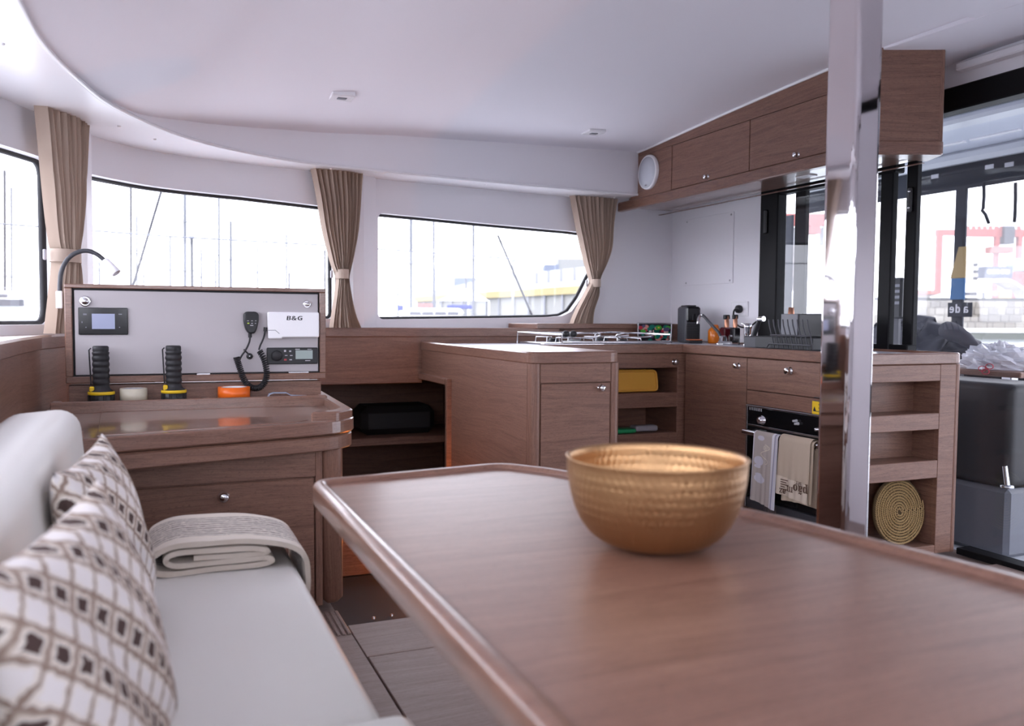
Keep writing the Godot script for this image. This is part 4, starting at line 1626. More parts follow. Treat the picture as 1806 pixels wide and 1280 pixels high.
func stove_cabinet() -> void:
	var c := thing("stove_cabinet", "wooden cabinet with three open niches below the stove", "cabinet", Vector3(2.35, 0, -4.5))
	var z := -4.135
	for r in [[0.785, 0.868], [0.560, 0.643], [0.330, 0.412], [0.0, 0.10]]:
		part_box(c, "rail", M.wood, 1.89, 2.772, r[0], r[1], z - 0.02, z)
	part_box(c, "stile", M.wood, 2.772, 2.836, 0.0, 0.868, z - 0.02, z)
	part_box(c, "niche_back", M.wood, 1.89, 2.80, 0.0, 0.87, z - 0.36, z - 0.34, 0.0)
	part_box(c, "niche_side", M.wood, 2.774, 2.80, 0.0, 0.87, z - 0.34, z - 0.02, 0.0)
	for y in [0.625, 0.395, 0.085]:
		part_box(c, "niche_floor", M.wood, 1.89, 2.774, y, y + 0.017, z - 0.34, z - 0.02, 0.0)
	knob(c, at_z(1190, 638, z), Vector3(0, 0, 1), 0.016)
	# things in the niches
	var ty := S()
	var t0 := at_z(1090, 652, z - 0.06)
	var t1 := at_z(1161, 696, z - 0.06)
	var tp := rounded([Vector2(t0.x - 0.12, -t0.y), Vector2(t1.x - 0.015, -t0.y), Vector2(t1.x, -0.645), Vector2(t0.x - 0.12, -0.645)], 0.035, 5)
	var xf := Transform3D(Basis(Vector3(1, 0, 0), Vector3(0, 0, 1), Vector3(0, -1, 0)), Vector3(0, 0, z - 0.075))
	prism(ty, tp, 0.0, 0.018, 0.006, 0.0, xf)
	var ym := mat("mustard", C(226, 168, 70), 0.35)
	var tray := thing("mustard_tray", "mustard yellow plastic tray standing on edge in the top niche", "tray", Vector3(t0.x, 0.643, z - 0.07))
	obj("back", ty, ym, tray)
	var tr := S()
	var pts := []
	for v in inset(tp, 0.008):
		pts.append(Vector3(v.x, -v.y, z - 0.055))
	tube(tr, pts, 0.007, 8, true)
	obj("rolled_rim", tr, ym, tray)
	var g := S()
	var ga := at_z(1112, 766, z - 0.06)
	rbox(g, Vector3(ga.x - 0.06, 0.426, z - 0.07), Vector3(0.16, 0.024, 0.09), 0.010, 3)
	tag(obj("green_packet", g, mat("green_film", C(40, 150, 96), 0.3)), "green packet lying in the middle niche under the mustard tray", "packet")
	var b := S()
	rbox(b, Vector3(ga.x + 0.10, 0.434, z - 0.08), Vector3(0.15, 0.035, 0.08), 0.014, 3, Transform3D())
	tag(obj("film_bag", b, mat("clear_film", C(150, 146, 152), 0.2)), "crumpled clear plastic bag beside the green packet in the niche", "bag")
	var w := S()
	var wa := at_z(1162, 790, z - 0.08)
	rbox(w, Vector3(wa.x - 0.035, 0.208, z - 0.12), Vector3(0.14, 0.205, 0.09), 0.012, 3)
	tag(obj("paper_box", w, mat("paper_white", C(206, 202, 196), 0.7)), "pale paper box in the lowest niche under the stove", "box")

func oven_cabinet() -> void:
	var c := thing("oven_cabinet", "wooden galley cabinet with a tall door, a drawer and a built in oven bay", "cabinet", Vector3(3.1, 0, -3.5))
	var x := 2.812
	part_box(c, "body", M.wood, 2.84, 3.40, 0.0, 0.868, -4.98, -3.56, 0.0)
	part_box(c, "body", M.wood, 2.84, 3.40, 0.64, 0.868, -3.56, -3.12, 0.0)
	var d := part_box(c, "door", M.wood, x, x + 0.02, 0.04, 0.866, -4.115, -3.568)
	knob(d, at_x(1302, 645, x), Vector3(-1, 0, 0), 0.014)
	var dr := part_box(c, "drawer", M.wood, x, x + 0.02, 0.705, 0.866, -3.562, -2.90)
	knob(dr, at_x(1393, 654, x), Vector3(-1, 0, 0), 0.016)
	part_box(c, "rail", M.wood, x, x + 0.02, 0.630, 0.701, -3.562, -2.90)
	part_box(c, "stile", M.wood_upright, x, x + 0.02, 0.0, 0.628, -2.965, -2.82)
	part_box(c, "kick_board", M.wood, x + 0.03, x + 0.05, 0.0, 0.09, -4.1, -2.96, 0.0)
	# warning sticker with its triangle and lines of print
	var s0 := at_x(1433, 706, x)
	var s1 := at_x(1457, 732, x)
	var st := part_box(c, "sticker", M.yellow, x - 0.0012, x, s1.y - 0.002, s0.y - 0.002, s0.z, s1.z, 0.0)
	var tr := S()
	var tc := at_x(1437, 720, x)
	tri(tr, Vector3(x - 0.0016, tc.y - 0.012, tc.z - 0.010), Vector3(x - 0.0016, tc.y - 0.012, tc.z + 0.010), Vector3(x - 0.0016, tc.y + 0.010, tc.z), Vector3(-1, 0, 0))
	obj("print", tr, M.black_plastic, st)
	for k in 5:
		part_box(st, "print", M.dark_grey, x - 0.0016, x - 0.0011, s1.y + 0.010 + k * 0.016, s1.y + 0.013 + k * 0.016, s0.z + (0.04 if k in [1, 2] else 0.01), s1.z - 0.012, 0.0)
	# oven
	var o := thing("oven", "built in black glass oven with chrome handle, hung with tea towels", "oven", Vector3(3.05, 0.1, -3.25))
	part_box(o, "carcass", M.black_rubber, 2.835, 3.36, 0.10, 0.622, -3.545, -2.975, 0.0)
	part_box(o, "top_trim", M.steel, 2.800, 2.838, 0.618, 0.628, -3.552, -2.970, 0.002)
	part_box(o, "side_trim", M.steel, 2.803, 2.84, 0.10, 0.618, -3.552, -3.542, 0.001)
	part_box(o, "side_trim", M.steel, 2.803, 2.84, 0.10, 0.618, -2.98, -2.970, 0.001)
	part_box(o, "control_panel", M.black_gloss, 2.806, 2.84, 0.535, 0.618, -3.542, -2.98, 0.002)
	for k in [[1345, 741, 0.019], [1444, 757, 0.008], [1405, 742, 0.006], [1408, 747, 0.006]]:
		var p := at_x(k[0], k[1], 2.806)
		var ks := S()
		lathe(ks, [Vector2(k[2] * 1.25, 0.0), Vector2(k[2] * 1.2, 0.004), Vector2(k[2], 0.006), Vector2(k[2] * 0.9, 0.022), Vector2(0.0, 0.024)], 18, Transform3D(Basis(Vector3(0, 0, 1), PI / 2), p))
		obj("control_knob", ks, M.chrome if k[2] > 0.007 else M.light_grey, o)
	for k in 9:
		var p := at_x(1322 + k * 2.6, 719.5 + k * 0.45, 2.8055)
		part_box(o, "dial_mark", M.light_grey, 2.8052, 2.8062, p.y - 0.008, p.y + 0.008, p.z - 0.002, p.z + 0.002, 0.0)
	var d2 := part_box(o, "door", M.black_gloss, 2.808, 2.84, 0.16, 0.530, -3.540, -2.982, 0.003)
	part_box(d2, "glass_trim", M.steel, 2.806, 2.812, 0.520, 0.530, -3.540, -2.982, 0.001)
	part_box(o, "lower_vent", M.dark_grey, 2.808, 2.84, 0.10, 0.152, -3.540, -2.982, 0.003)
	for k in 8:
		part_box(o, "vent_slat", M.steel, 2.806, 2.81, 0.108, 0.146, -3.40 + k * 0.012, -3.395 + k * 0.012, 0.0)
	var hb := S()
	tube(hb, [Vector3(2.772, 0.492, -3.53), Vector3(2.772, 0.492, -2.99)], 0.0135, 14)
	var hd := obj("handle", hb, M.chrome, d2)
	for z in [-3.515, -2.995]:
		var hs := S()
		tube(hs, [Vector3(2.772, 0.492, z), Vector3(2.812, 0.492, z)], 0.008, 10)
		obj("handle_bracket", hs, M.chrome, d2)
	towels()

func towel_cloth(z0: float, z1: float, y_front: float, y_back: float, off: float, slant: float, fold := 0.0) -> SurfaceTool:
	# hung over the oven handle: up the front, round the bar, down behind
	var prof := []
	for k in 15:
		prof.append([Vector2(2.772 - 0.016 - off, lerpf(y_front, 0.492, k / 14.0)), 1.0 - k / 14.0])
	for k in 7:
		var a := PI - PI * (k + 1) / 8.0
		prof.append([Vector2(2.772 + cos(a) * (0.016 + off), 0.492 + sin(a) * (0.016 + off)), 0.0])
	for k in 9:
		prof.append([Vector2(2.772 + 0.016 + minf(off, 0.012), lerpf(0.492, y_back, k / 8.0)), 0.3 * k / 8.0])
	var rows := []
	for p in prof:
		var row := []
		for j in 25:
			var f := j / 24.0
			var v: Vector2 = p[0]
			var wave: float = (0.006 * sin(f * 9.0 + 1.0) + 0.004 * sin(f * 23.0) + fold * pow(f, 3.0)) * p[1]
			row.append(Vector3(v.x - absf(wave) * (1.0 if v.x < 2.772 else -0.3), v.y - slant * f * p[1], lerpf(z0, z1, f) - 0.012 * p[1] * (1.0 - f)))
		rows.append(row)
	var st := S()
	grid(st, rows, Vector3.ZERO)
	return st

func towels() -> void:
	var a := at_x(1333, 770, 2.765)
	var b := at_x(1377, 775, 2.765)
	# pale grey towel with leaf print and a white border
	var im := Image.create(128, 384, false, Image.FORMAT_RGB8)
	im.fill(C(190, 178, 172))
	for q in [[40, 20, 18, 14], [34, 150, 24, 26], [40, 250, 26, 24], [28, 182, 16, 10], [36, 228, 18, 10]]:
		for y in range(q[1] - q[3], q[1] + q[3]):
			for x in range(q[0] - q[2], q[0] + q[2]):
				if x >= 0 and y >= 0 and pow((x - q[0]) / float(q[2]), 2) + pow((y - q[1]) / float(q[3]), 2) < 1.0:
					im.set_pixel(x, y, C(214, 210, 220))
	for k in 400:
		var t := k / 400.0
		var x := int(62 + 26 * sin(t * 9.0) * (1.0 - t * 0.4))
		var y := int(50 + t * 110)
		im.fill_rect(Rect2i(x, y, 3, 3), C(222, 212, 196))
		var an := t * TAU * 2.0
		im.fill_rect(Rect2i(int(66 + cos(an) * 13 * t), int(72 + sin(an) * 16 * t), 3, 3), C(222, 212, 196))
	im.fill_rect(Rect2i(0, 0, 6, 384), C(226, 222, 230))
	im.fill_rect(Rect2i(98, 0, 12, 384), C(232, 229, 236))
	im.fill_rect(Rect2i(112, 0, 4, 384), C(150, 150, 176))
	im.fill_rect(Rect2i(116, 0, 12, 384), C(206, 202, 210))
	im.flip_y()
	var m := mat("towel_leaf", Color.WHITE, 0.95)
	m.albedo_texture = ImageTexture.create_from_image(im)
	m.uv1_scale = Vector3(1, 2.1, 1)
	var o := obj("tea_towel", towel_cloth(a.z, b.z - 0.004, 0.165, 0.30, 0.004, 0.02, 0.02), m)
	tag(o, "pale grey leaf patterned tea towel with white stripe on the oven handle", "towel")
	# beige towel with an upside down printed band
	var a2 := at_x(1379, 775, 2.76)
	var b2 := at_x(1434, 785, 2.76)
	var m2 := mat("towel_beige", C(196, 178, 158), 0.95)
	var t := thing("tea_towel", "beige tea towel with upside down lettering hung beside the leaf towel", "towel", Vector3(2.772, 0.492, (a2.z + b2.z) * 0.5))
	obj("cloth", towel_cloth(a2.z, b2.z, 0.235, 0.20, 0.012, 0.02), m2, t)
	obj("inner_fold", towel_cloth(a2.z + 0.03, b2.z + 0.012, 0.205, 0.20, 0.003, -0.015), m2, t)
	var band := S()
	var rows := []
	for r in 3:
		var row := []
		for j in 25:
			var f := j / 24.0
			var wave := absf(0.006 * sin(f * 9.0 + 1.0) + 0.004 * sin(f * 23.0))
			row.append(Vector3(2.772 - 0.0295 - wave, lerpf(0.238, 0.325, r / 2.0) - 0.018 * f, lerpf(a2.z, b2.z, f) - 0.009 * (1.0 - f)))
		rows.append(row)
	grid(band, rows, Vector3(-1, 0, 0))
	obj("printed_band", band, mat("towel_band", C(216, 201, 184), 0.95), t)
	# the lettering reads upside down: turned half a turn in the plane facing -x
	var flip := Basis(Vector3(0, 0, -1), Vector3(0, -1, 0), Vector3(-1, 0, 0))
	var ink := mat("print_brown", C(96, 70, 56), 0.9)
	text("lettering", "pão", 0.052, 0.0006, ink, t, Transform3D(flip, Vector3(2.7325, 0.283, b2.z - 0.045)), true, "Droid Serif")
	text("lettering", "ser", 0.026, 0.0006, ink, t, Transform3D(flip, Vector3(2.7325, 0.308, b2.z - 0.058)), false, "Droid Serif")
	text("lettering", "m", 0.045, 0.0006, ink, t, Transform3D(flip, Vector3(2.7325, 0.268, b2.z - 0.115)), false, "Droid Serif")
	text("lettering", "az", 0.04, 0.0006, ink, t, Transform3D(flip, Vector3(2.7325, 0.252, b2.z - 0.165)), true, "Droid Serif")
	for k in 5:
		part_box(t, "print_line", ink, 2.7318, 2.7326, 0.262 + k * 0.011, 0.266 + k * 0.011, a2.z + 0.03, a2.z + 0.03 + [0.05, 0.03, 0.055, 0.04, 0.05][k], 0.0)

func end_shelves() -> void:
	var c := thing("end_shelves", "wooden end unit with open niches facing the table, by the sliding door", "shelf", Vector3(3.1, 0, -2.95))
	var z := -2.79
	for r in [[0.792, 0.868], [0.572, 0.647], [0.350, 0.432], [0.0, 0.04]]:
		part_box(c, "rail", M.wood, 2.86, 3.278, r[0], r[1], z - 0.025, z, 0.003)
	part_box(c, "stile", M.wood, 3.278, 3.376, 0.0, 0.868, z - 0.025, z, 0.002)
	part_box(c, "stile", M.wood, 2.815, 2.862, 0.0, 0.868, z - 0.025, z, 0.002)
	var st := S()
	prism(st, rounded(rect(3.372, 3.403, -2.86, z + 0.003), 0.02, 5), 0.0, 0.868, 0.0, 0.0, Transform3D(), 1)
	obj("corner_post", st, M.wood_upright, c)
	part_box(c, "side_panel", M.wood, 3.38, 3.40, 0.0, 0.868, -3.1, -2.85, 0.0)
	part_box(c, "niche_back", M.wood, 2.84, 3.40, 0.0, 0.868, z - 0.165, z - 0.15, 0.0)
	part_box(c, "niche_side", M.wood, 3.282, 3.30, 0.0, 0.868, z - 0.15, z - 0.025, 0.0)
	part_box(c, "niche_side", M.wood, 2.842, 2.858, 0.0, 0.868, z - 0.15, z - 0.025, 0.0)
	for y in [0.625, 0.410, 0.02]:
		part_box(c, "niche_floor", M.wood, 2.858, 3.282, y, y + 0.018, z - 0.15, z - 0.025, 0.0)
	mat_coil(z)

func mat_coil(z: float) -> void:
	# a round mat of braided straw, coiled from the middle outwards
	var c := at_z(1590, 903, z - 0.05)
	var t := thing("straw_mat", "round braided straw mat standing in the lowest niche of the end unit", "mat", Vector3(c.x, c.y - 0.16, z - 0.06))
	var lean := Transform3D(Basis(Vector3(1, 0, 0), deg_to_rad(-7.0)), Vector3(c.x, c.y, z - 0.07))
	var straw := mat("straw", C(186, 158, 112), 0.85)
	var dark := mat("straw_dark", C(84, 66, 42), 0.9)
	var d := S()
	var disc := []
	for v in [Vector2(0.0, -0.008), Vector2(0.150, -0.008), Vector2(0.153, 0.0), Vector2(0.150, 0.004), Vector2(0.0, 0.004)]:
		disc.append(v)
	lathe(d, disc, 48, lean * Transform3D(Basis(Vector3(1, 0, 0), PI / 2), Vector3.ZERO))
	obj("backing", d, dark, t)
	var br := S()
	var r := 0.010
	var a := 0.0
	var rr := RandomNumberGenerator.new()
	rr.seed = 5
	while r < 0.148:
		var p := Vector3(cos(a) * r, sin(a) * r, 0.007)
		var dir := a + PI / 2 + (0.6 if int(a / TAU) % 2 == 0 else -0.6) + rr.randf_range(-0.25, 0.25)
		var l := Vector3(cos(dir), sin(dir), 0) * 0.0105
		var w := Vector3(-sin(dir), cos(dir), 0) * 0.0034
		var up := Vector3(0, 0, 0.008)
		var q := [p - l, p + w + up * 0.4, p + l, p - w + up * 0.4]
		var top := p + up
		br.set_smooth_group(-1)
		for k in 4:
			tri(br, lean * q[k], lean * q[(k + 1) % 4], lean * top, lean.basis * Vector3(0, 0, 1))
		var step := 0.0095 / maxf(r, 0.008)
		a += step
		r += 0.0125 * step / TAU
	var o := obj("braid", br, straw, t)
	o.set_meta("kind", "stuff")

func lockers() -> void:
	var c := thing("overhead_lockers", "wooden overhead locker row above the galley with flap doors", "cabinet", Vector3(3.1, 1.8, -3.9))
	var x := 2.93
	part_box(c, "body", M.wood, 2.956, 3.255, 1.818, 2.20, -5.02, -2.91, 0.0)
	part_box(c, "top_rail", M.wood, x, 2.955, 2.124, 2.275, -4.96, -2.902, 0.0)
	# the end is turned towards the saloon
	var en := S()
	prism(en, rounded([Vector2(2.934, -2.90), Vector2(2.934, -2.868), Vector2(3.188, -2.752), Vector2(3.25, -2.90)], 0.012, 3), 1.838, 2.28)
	obj("end_panel", en, M.wood, c)
	var es := S()
	prism(es, PackedVector2Array([Vector2(3.176, -2.7565), Vector2(3.19, -2.7490), Vector2(3.206, -2.76), Vector2(3.258, -2.90), Vector2(3.24, -2.90), Vector2(3.19, -2.768)]), 1.838, 2.28)
	obj("end_stile", es, M.wood_upright, c)
	part_box(c, "speaker_panel", M.wood, x, 2.955, 1.85, 2.123, -4.96, -4.476, 0.001)
	for d in [[-4.470, -3.737, 1248, 312], [-3.731, -2.998, 1407, 273], [-2.992, -2.902, 0, 0]]:
		var o := part_box(c, "door", M.wood, x, 2.952, 1.855, 2.121, d[0], d[1], 0.0015)
		if d[2] > 0:
			knob(o, at_x(d[2], d[3], x), Vector3(-1, 0, 0), 0.012)
	# thick bottom rail with a rounded end
	var l := S()
	prism(l, rounded([Vector2(x - 0.012, -5.12), Vector2(x - 0.012, -2.862), Vector2(3.196, -2.736), Vector2(3.272, -2.90), Vector2(2.965, -2.90), Vector2(2.965, -5.12)], 0.03, 5), 1.790, 1.851, 0.006, 0.006)
	obj("bottom_rail", l, M.wood_edge, c)
	part_box(c, "underside", M.wood_gloss, 2.96, 3.27, 1.806, 1.815, -5.02, -2.91, 0.0)
	var va := at_x(1162.6, 379, 3.27)
	part_box(c, "valance", M.wood_edge, 3.262, 3.285, va.y, 1.788, va.z, -2.92, 0.003)
	var sp := S()
	var q := at_x(1387, 321, 3.1)
	var lm := part_box(c, "underlight", M.white_gloss, 3.08, 3.14, 1.800, 1.807, -3.55, -3.45, 0.003)
	# white beading where the lockers meet the headlining
	var bd := S()
	var pts := []
	for k in 12:
		var z := lerpf(-4.95, -2.88, k / 11.0)
		pts.append(Vector3(x - 0.004, ceiling_y(x - 0.004, z) - 0.006, z))
	tube(bd, pts, 0.008, 6)
	obj("beading", bd, M.white_gloss, c)
	# loudspeaker
	var sc := at_x(1146, 304, x - 0.001)
	var s := thing("loudspeaker", "round white loudspeaker set in the overhead locker end", "speaker", sc)
	var xf := Transform3D(Basis(Vector3(0, 0, 1), PI / 2), sc)
	var sr := S()
	lathe(sr, [Vector2(0.108, 0.0), Vector2(0.110, 0.012), Vector2(0.107, 0.022), Vector2(0.100, 0.025), Vector2(0.097, 0.020), Vector2(0.0, 0.026)].map(func(v): return v), 40, xf)
	obj("ring", sr, M.white_gloss, s)
	var sg := S()
	lathe(sg, [Vector2(0.096, 0.018), Vector2(0.096, 0.024), Vector2(0.05, 0.029), Vector2(0.0, 0.031)], 40, xf)
	obj("grille", sg, mat("grille_white", C(205, 208, 216), 0.6), s)
	var sb := S()
	bx(sb, sc + Vector3(-0.028, -0.082, 0.0), Vector3(0.004, 0.010, 0.024), 0.002)
	obj("badge", sb, M.chrome, s)

func fittings() -> void:
	# square ceiling lamps (off)
	var names := ["square white recessed ceiling lamp nearer the forward fascia, above the chart table side", "square white recessed ceiling lamp close to the overhead lockers"]
	var k := 0
	for p in [[603, 169], [1047, 232]]:
		var d := ray(p[0], p[1])
		var t := 2.0
		while EYE.y + d.y * t < ceiling_y(d.x * t, d.z * t) and t < 6.0:
			t += 0.005
		var q := EYE + d * t
		var l := thing("ceiling_lamp", names[k], "lamp", q, "square ceiling lamps")
		k += 1
		part_box(l, "bezel", M.white_gloss, q.x - 0.055, q.x + 0.055, q.y - 0.012, q.y + 0.02, q.z - 0.055, q.z + 0.055, 0.004)
		part_box(l, "lens", M.mid_grey, q.x - 0.022, q.x + 0.022, q.y - 0.0155, q.y - 0.010, q.z - 0.016, q.z + 0.016, 0.002)
	# little cover caps on soffit and headlining
	for p in [[4, 77], [210, 222], [273, 245], [583, 297], [857, 325], [1084, 348]]:
		var q := at_y(p[0], p[1], SOFFIT_Y)
		var st := S()
		lathe(st, [Vector2(0.0, -0.006), Vector2(0.006, -0.005), Vector2(0.008, 0.0)], 12, Transform3D(Basis(), q))
		var o := obj("soffit_screw_cap", st, M.white_gloss)
		tag(o, "small white screw cap on the soffit above the windows", "screw cap", "soffit screw caps")
	for p in [[1586, 2], [1721, 26], [1662, 97]]:
		var d := ray(p[0], p[1])
		var t := 2.0
		while EYE.y + d.y * t < ceiling_y(d.x * t, d.z * t) and t < 6.0:
			t += 0.005
		var q := EYE + d * t
		var st := S()
		lathe(st, [Vector2(0.0, -0.010), Vector2(0.008, -0.008), Vector2(0.011, 0.0)], 12, Transform3D(Basis(), q))
		var o := obj("ceiling_stud", st, M.white_gloss)
		tag(o, "small white stud on the headlining near the sliding door", "stud", "headlining studs")
	# access panel on the bulkhead
	var ax := 3.42
	var a0 := at_x(1210, 382, ax)
	var a1 := at_x(1293, 502, ax)
	var ap := thing("access_panel", "square white access panel screwed to the bulkhead above the coffee machine", "panel", Vector3(ax, a1.y, a0.z))
	part_box(ap, "board", M.white_panel, ax - 0.007, ax, 1.297, 1.752, a0.z, a1.z, 0.002)
	for y in [1.315, 1.735]:
		for z in [a0.z + 0.025, a1.z - 0.025]:
			var st := S()
			lathe(st, [Vector2(0.007, 0.0), Vector2(0.006, 0.003), Vector2(0.0, 0.004)], 12, Transform3D(Basis(Vector3(0, 0, 1), PI / 2), Vector3(ax - 0.007, y, z)))
			obj("screw", st, M.light_grey, ap)
	# socket and plug
	var s0 := at_x(1291, 532, ax)
	var s1 := at_x(1320, 558, ax)
	var so := thing("wall_socket", "white double wall socket beside the galley window", "socket", Vector3(ax, s1.y, s0.z))
	part_box(so, "plate", M.white_gloss, ax - 0.010, ax, s1.y, s0.y, s0.z, s1.z, 0.003)
	part_box(so, "insert", M.white_panel, ax - 0.012, ax - 0.009, s1.y + 0.012, s0.y - 0.012, s0.z + 0.012, lerpf(s0.z, s1.z, 0.5) - 0.003, 0.001)
	part_box(so, "insert", M.white_panel, ax - 0.012, ax - 0.009, s1.y + 0.012, s0.y - 0.012, lerpf(s0.z, s1.z, 0.5) + 0.003, s1.z - 0.012, 0.001)
	var pc := at_x(1304, 545, ax - 0.02)
	var pl := thing("power_plug", "black plug and lead in the wall socket", "plug", pc)
	var ps := S()
	lathe(ps, [Vector2(0.024, -0.008), Vector2(0.026, 0.004), Vector2(0.024, 0.018), Vector2(0.012, 0.024), Vector2(0.0, 0.025)], 20, Transform3D(Basis(Vector3(0, 0, 1), PI / 2), pc))
	obj("plug_body", ps, M.black_plastic, pl)
	var lead := []
	for q in [[1303, 545], [1297, 545], [1294, 550], [1294, 560], [1298, 570], [1305, 576], [1315, 577], [1325, 574], [1334, 567]]:
		lead.append(at_x(q[0], q[1], 3.37))
	var ls := S()
	tube(ls, spline(lead, 4), 0.0055, 8)
	obj("lead", ls, M.black_rubber, pl)

# ---------------------------------------------------------------- things on the worktop
const TOP := 0.9098

func on_top(px: float, py: float, x: float) -> Vector3:
	var p := at_x(px, py, x)
	return Vector3(p.x, TOP, p.z)

func small_things() -> void:
	stove()
	coffee_machine()
	taps()
	bottles()
	dish_rack()

func rod(parent: Node, called: String, pts: Array, r: float, m: Material, smooth_ := false) -> MeshInstance3D:
	var st := S()
	tube(st, spline(pts, 4) if smooth_ else pts, r, 8)
	return obj(called, st, m, parent)

func stove() -> void:
	var s := thing("stove", "stainless steel gas hob with pan clamps set in the worktop", "stove", Vector3(2.4, TOP, -4.5))
	part_box(s, "hob_plate", M.steel, 2.06, 2.74, TOP, TOP + 0.012, -4.79, -4.20, 0.003)
	for b in [[2.22, -4.36, 0.05], [2.22, -4.64, 0.035], [2.56, -4.40, 0.035], [2.56, -4.66, 0.05]]:
		var st := S()
		lathe(st, [Vector2(b[2], 0.0), Vector2(b[2], 0.008), Vector2(b[2] * 0.8, 0.012), Vector2(b[2] * 0.8, 0.018), Vector2(b[2] * 0.7, 0.021), Vector2(0.0, 0.021)], 20, Transform3D(Basis(), Vector3(b[0], TOP + 0.012, b[1])))
		obj("burner", st, M.black_plastic, s)
		for k in 4:
			var a := TAU * k / 4.0 + PI / 4
			var c := Vector3(b[0], TOP + 0.012, b[1])
			var e := Vector3(cos(a), 0, sin(a))
			rod(s, "pan_support", [c + e * 0.115, c + e * 0.11 + Vector3(0, 0.028, 0), c + e * 0.03 + Vector3(0, 0.028, 0)], 0.0035, M.chrome)
	# rails on posts that keep pans in place
	var y := TOP + 0.065
	var fr := [Vector3(2.05, y, -4.795), Vector3(2.75, y, -4.795), Vector3(2.75, y, -4.18), Vector3(2.05, y, -4.18)]
	for k in 4:
		rod(s, "post", [fr[k] + Vector3(0, -0.065, 0), fr[k]], 0.005, M.chrome)
	rod(s, "rail", [fr[0], fr[1]], 0.005, M.chrome)
	rod(s, "rail", [fr[1], fr[2]], 0.005, M.chrome)
	rod(s, "rail", [fr[3], fr[0]], 0.005, M.chrome)
	rod(s, "front_bar", [Vector3(2.05, TOP + 0.022, -4.17), Vector3(2.75, TOP + 0.022, -4.17)], 0.008, M.chrome)
	# curved clamp arms
	for q in [[2.08, -4.23, 1.0], [2.72, -4.60, -1.0], [2.72, -4.34, -1.0]]:
		var o := Vector3(q[0], y - 0.004, q[1])
		var d: float = q[2]
		rod(s, "clamp_arm", [o, o + Vector3(0.10 * d, 0.01, 0.02), o + Vector3(0.20 * d, 0.008, 0.03), o + Vector3(0.235 * d, -0.004, 0.0), o + Vector3(0.20 * d, -0.016, -0.03), o + Vector3(0.08 * d, -0.016, -0.02), o + Vector3(0.0, -0.012, 0)], 0.0045, M.chrome, true)
	for k in 2:
		var ks := S()
		lathe(ks, [Vector2(0.0, -0.017), Vector2(0.014, -0.016), Vector2(0.018, -0.006), Vector2(0.018, 0.006), Vector2(0.014, 0.016), Vector2(0.0, 0.017)], 16, Transform3D(Basis(Vector3(0, 0, 1), PI / 2), Vector3(2.08 + k * 0.045, y + 0.002, -4.19)))
		obj("clamp_knob", ks, M.black_plastic, s)
	# front ledge of the hob by the peninsula
	var a := at_y(975, 610, TOP + 0.01)
	part_box(s, "front_ledge", M.steel, 1.93, 2.30, TOP, TOP + 0.018, -4.195, -4.15, 0.004)
	# picture tile leaning behind the hob
	var z := -4.93
	var p0 := at_z(1125, 570, z)
	var p1 := at_z(1183, 609, z)
	var im := Image.create(128, 96, false, Image.FORMAT_RGB8)
	im.fill(C(46, 40, 46))
	var rr := RandomNumberGenerator.new()
	rr.seed = 3
	var cols := [C(196, 60, 76), C(226, 190, 176), C(80, 170, 70), C(230, 224, 222), C(40, 120, 104), C(92, 88, 118), C(222, 150, 140), C(30, 92, 74)]
	for k in 46:
		var cx := rr.randi_range(4, 124)
		var cy := rr.randi_range(8, 92)
		var r := rr.randi_range(5, 12)
		var c: Color = cols[rr.randi_range(0, 7)]
		if cy > 55 and k % 2 == 0:
			c = cols[4]
		for yy in range(maxi(0, cy - r), mini(96, cy + r)):
			for xx in range(maxi(0, cx - r), mini(128, cx + r)):
				if Vector2(xx - cx, yy - cy).length() < r:
					im.set_pixel(xx, yy, c)
	for k in 7:
		var an := TAU * k / 7.0
		var cc := Vector2(78, 22) + Vector2(cos(an), sin(an)) * 8.0
		for yy in range(int(cc.y) - 5, int(cc.y) + 6):
			for xx in range(int(cc.x) - 5, int(cc.x) + 6):
				if Vector2(xx, yy).distance_to(cc) < 5.0:
					im.set_pixel(xx, clampi(yy, 0, 95), C(78, 176, 66))
	im.fill_rect(Rect2i(75, 19, 7, 7), C(236, 206, 80))
	var pm := mat("tile_print", Color.WHITE, 0.15)
	pm.albedo_texture = ImageTexture.create_from_image(im)
	var t := thing("picture_tile", "small framed tile with a colourful flower and fruit print behind the hob", "tile", Vector3((p0.x + p1.x) / 2, TOP, z))
	var st := S()
	grid(st, [[Vector3(p0.x, p0.y, z + 0.004), Vector3(p1.x, p0.y, z + 0.004)], [Vector3(p0.x, TOP + 0.002, z + 0.004), Vector3(p1.x, TOP + 0.002, z + 0.004)]], Vector3(0, 0, 1))
	obj("print", st, pm, t)
	part_box(t, "backing", M.dark_grey, p0.x, p1.x, TOP, p0.y, z - 0.006, z + 0.003, 0.0)
	for e in [[p0.x - 0.004, p0.x + 0.004, TOP, p0.y], [p1.x - 0.004, p1.x + 0.004, TOP, p0.y], [p0.x, p1.x, p0.y - 0.004, p0.y + 0.004]]:
		part_box(t, "frame_bar", M.steel, e[0], e[1], e[2], e[3], z - 0.006, z + 0.008, 0.001)

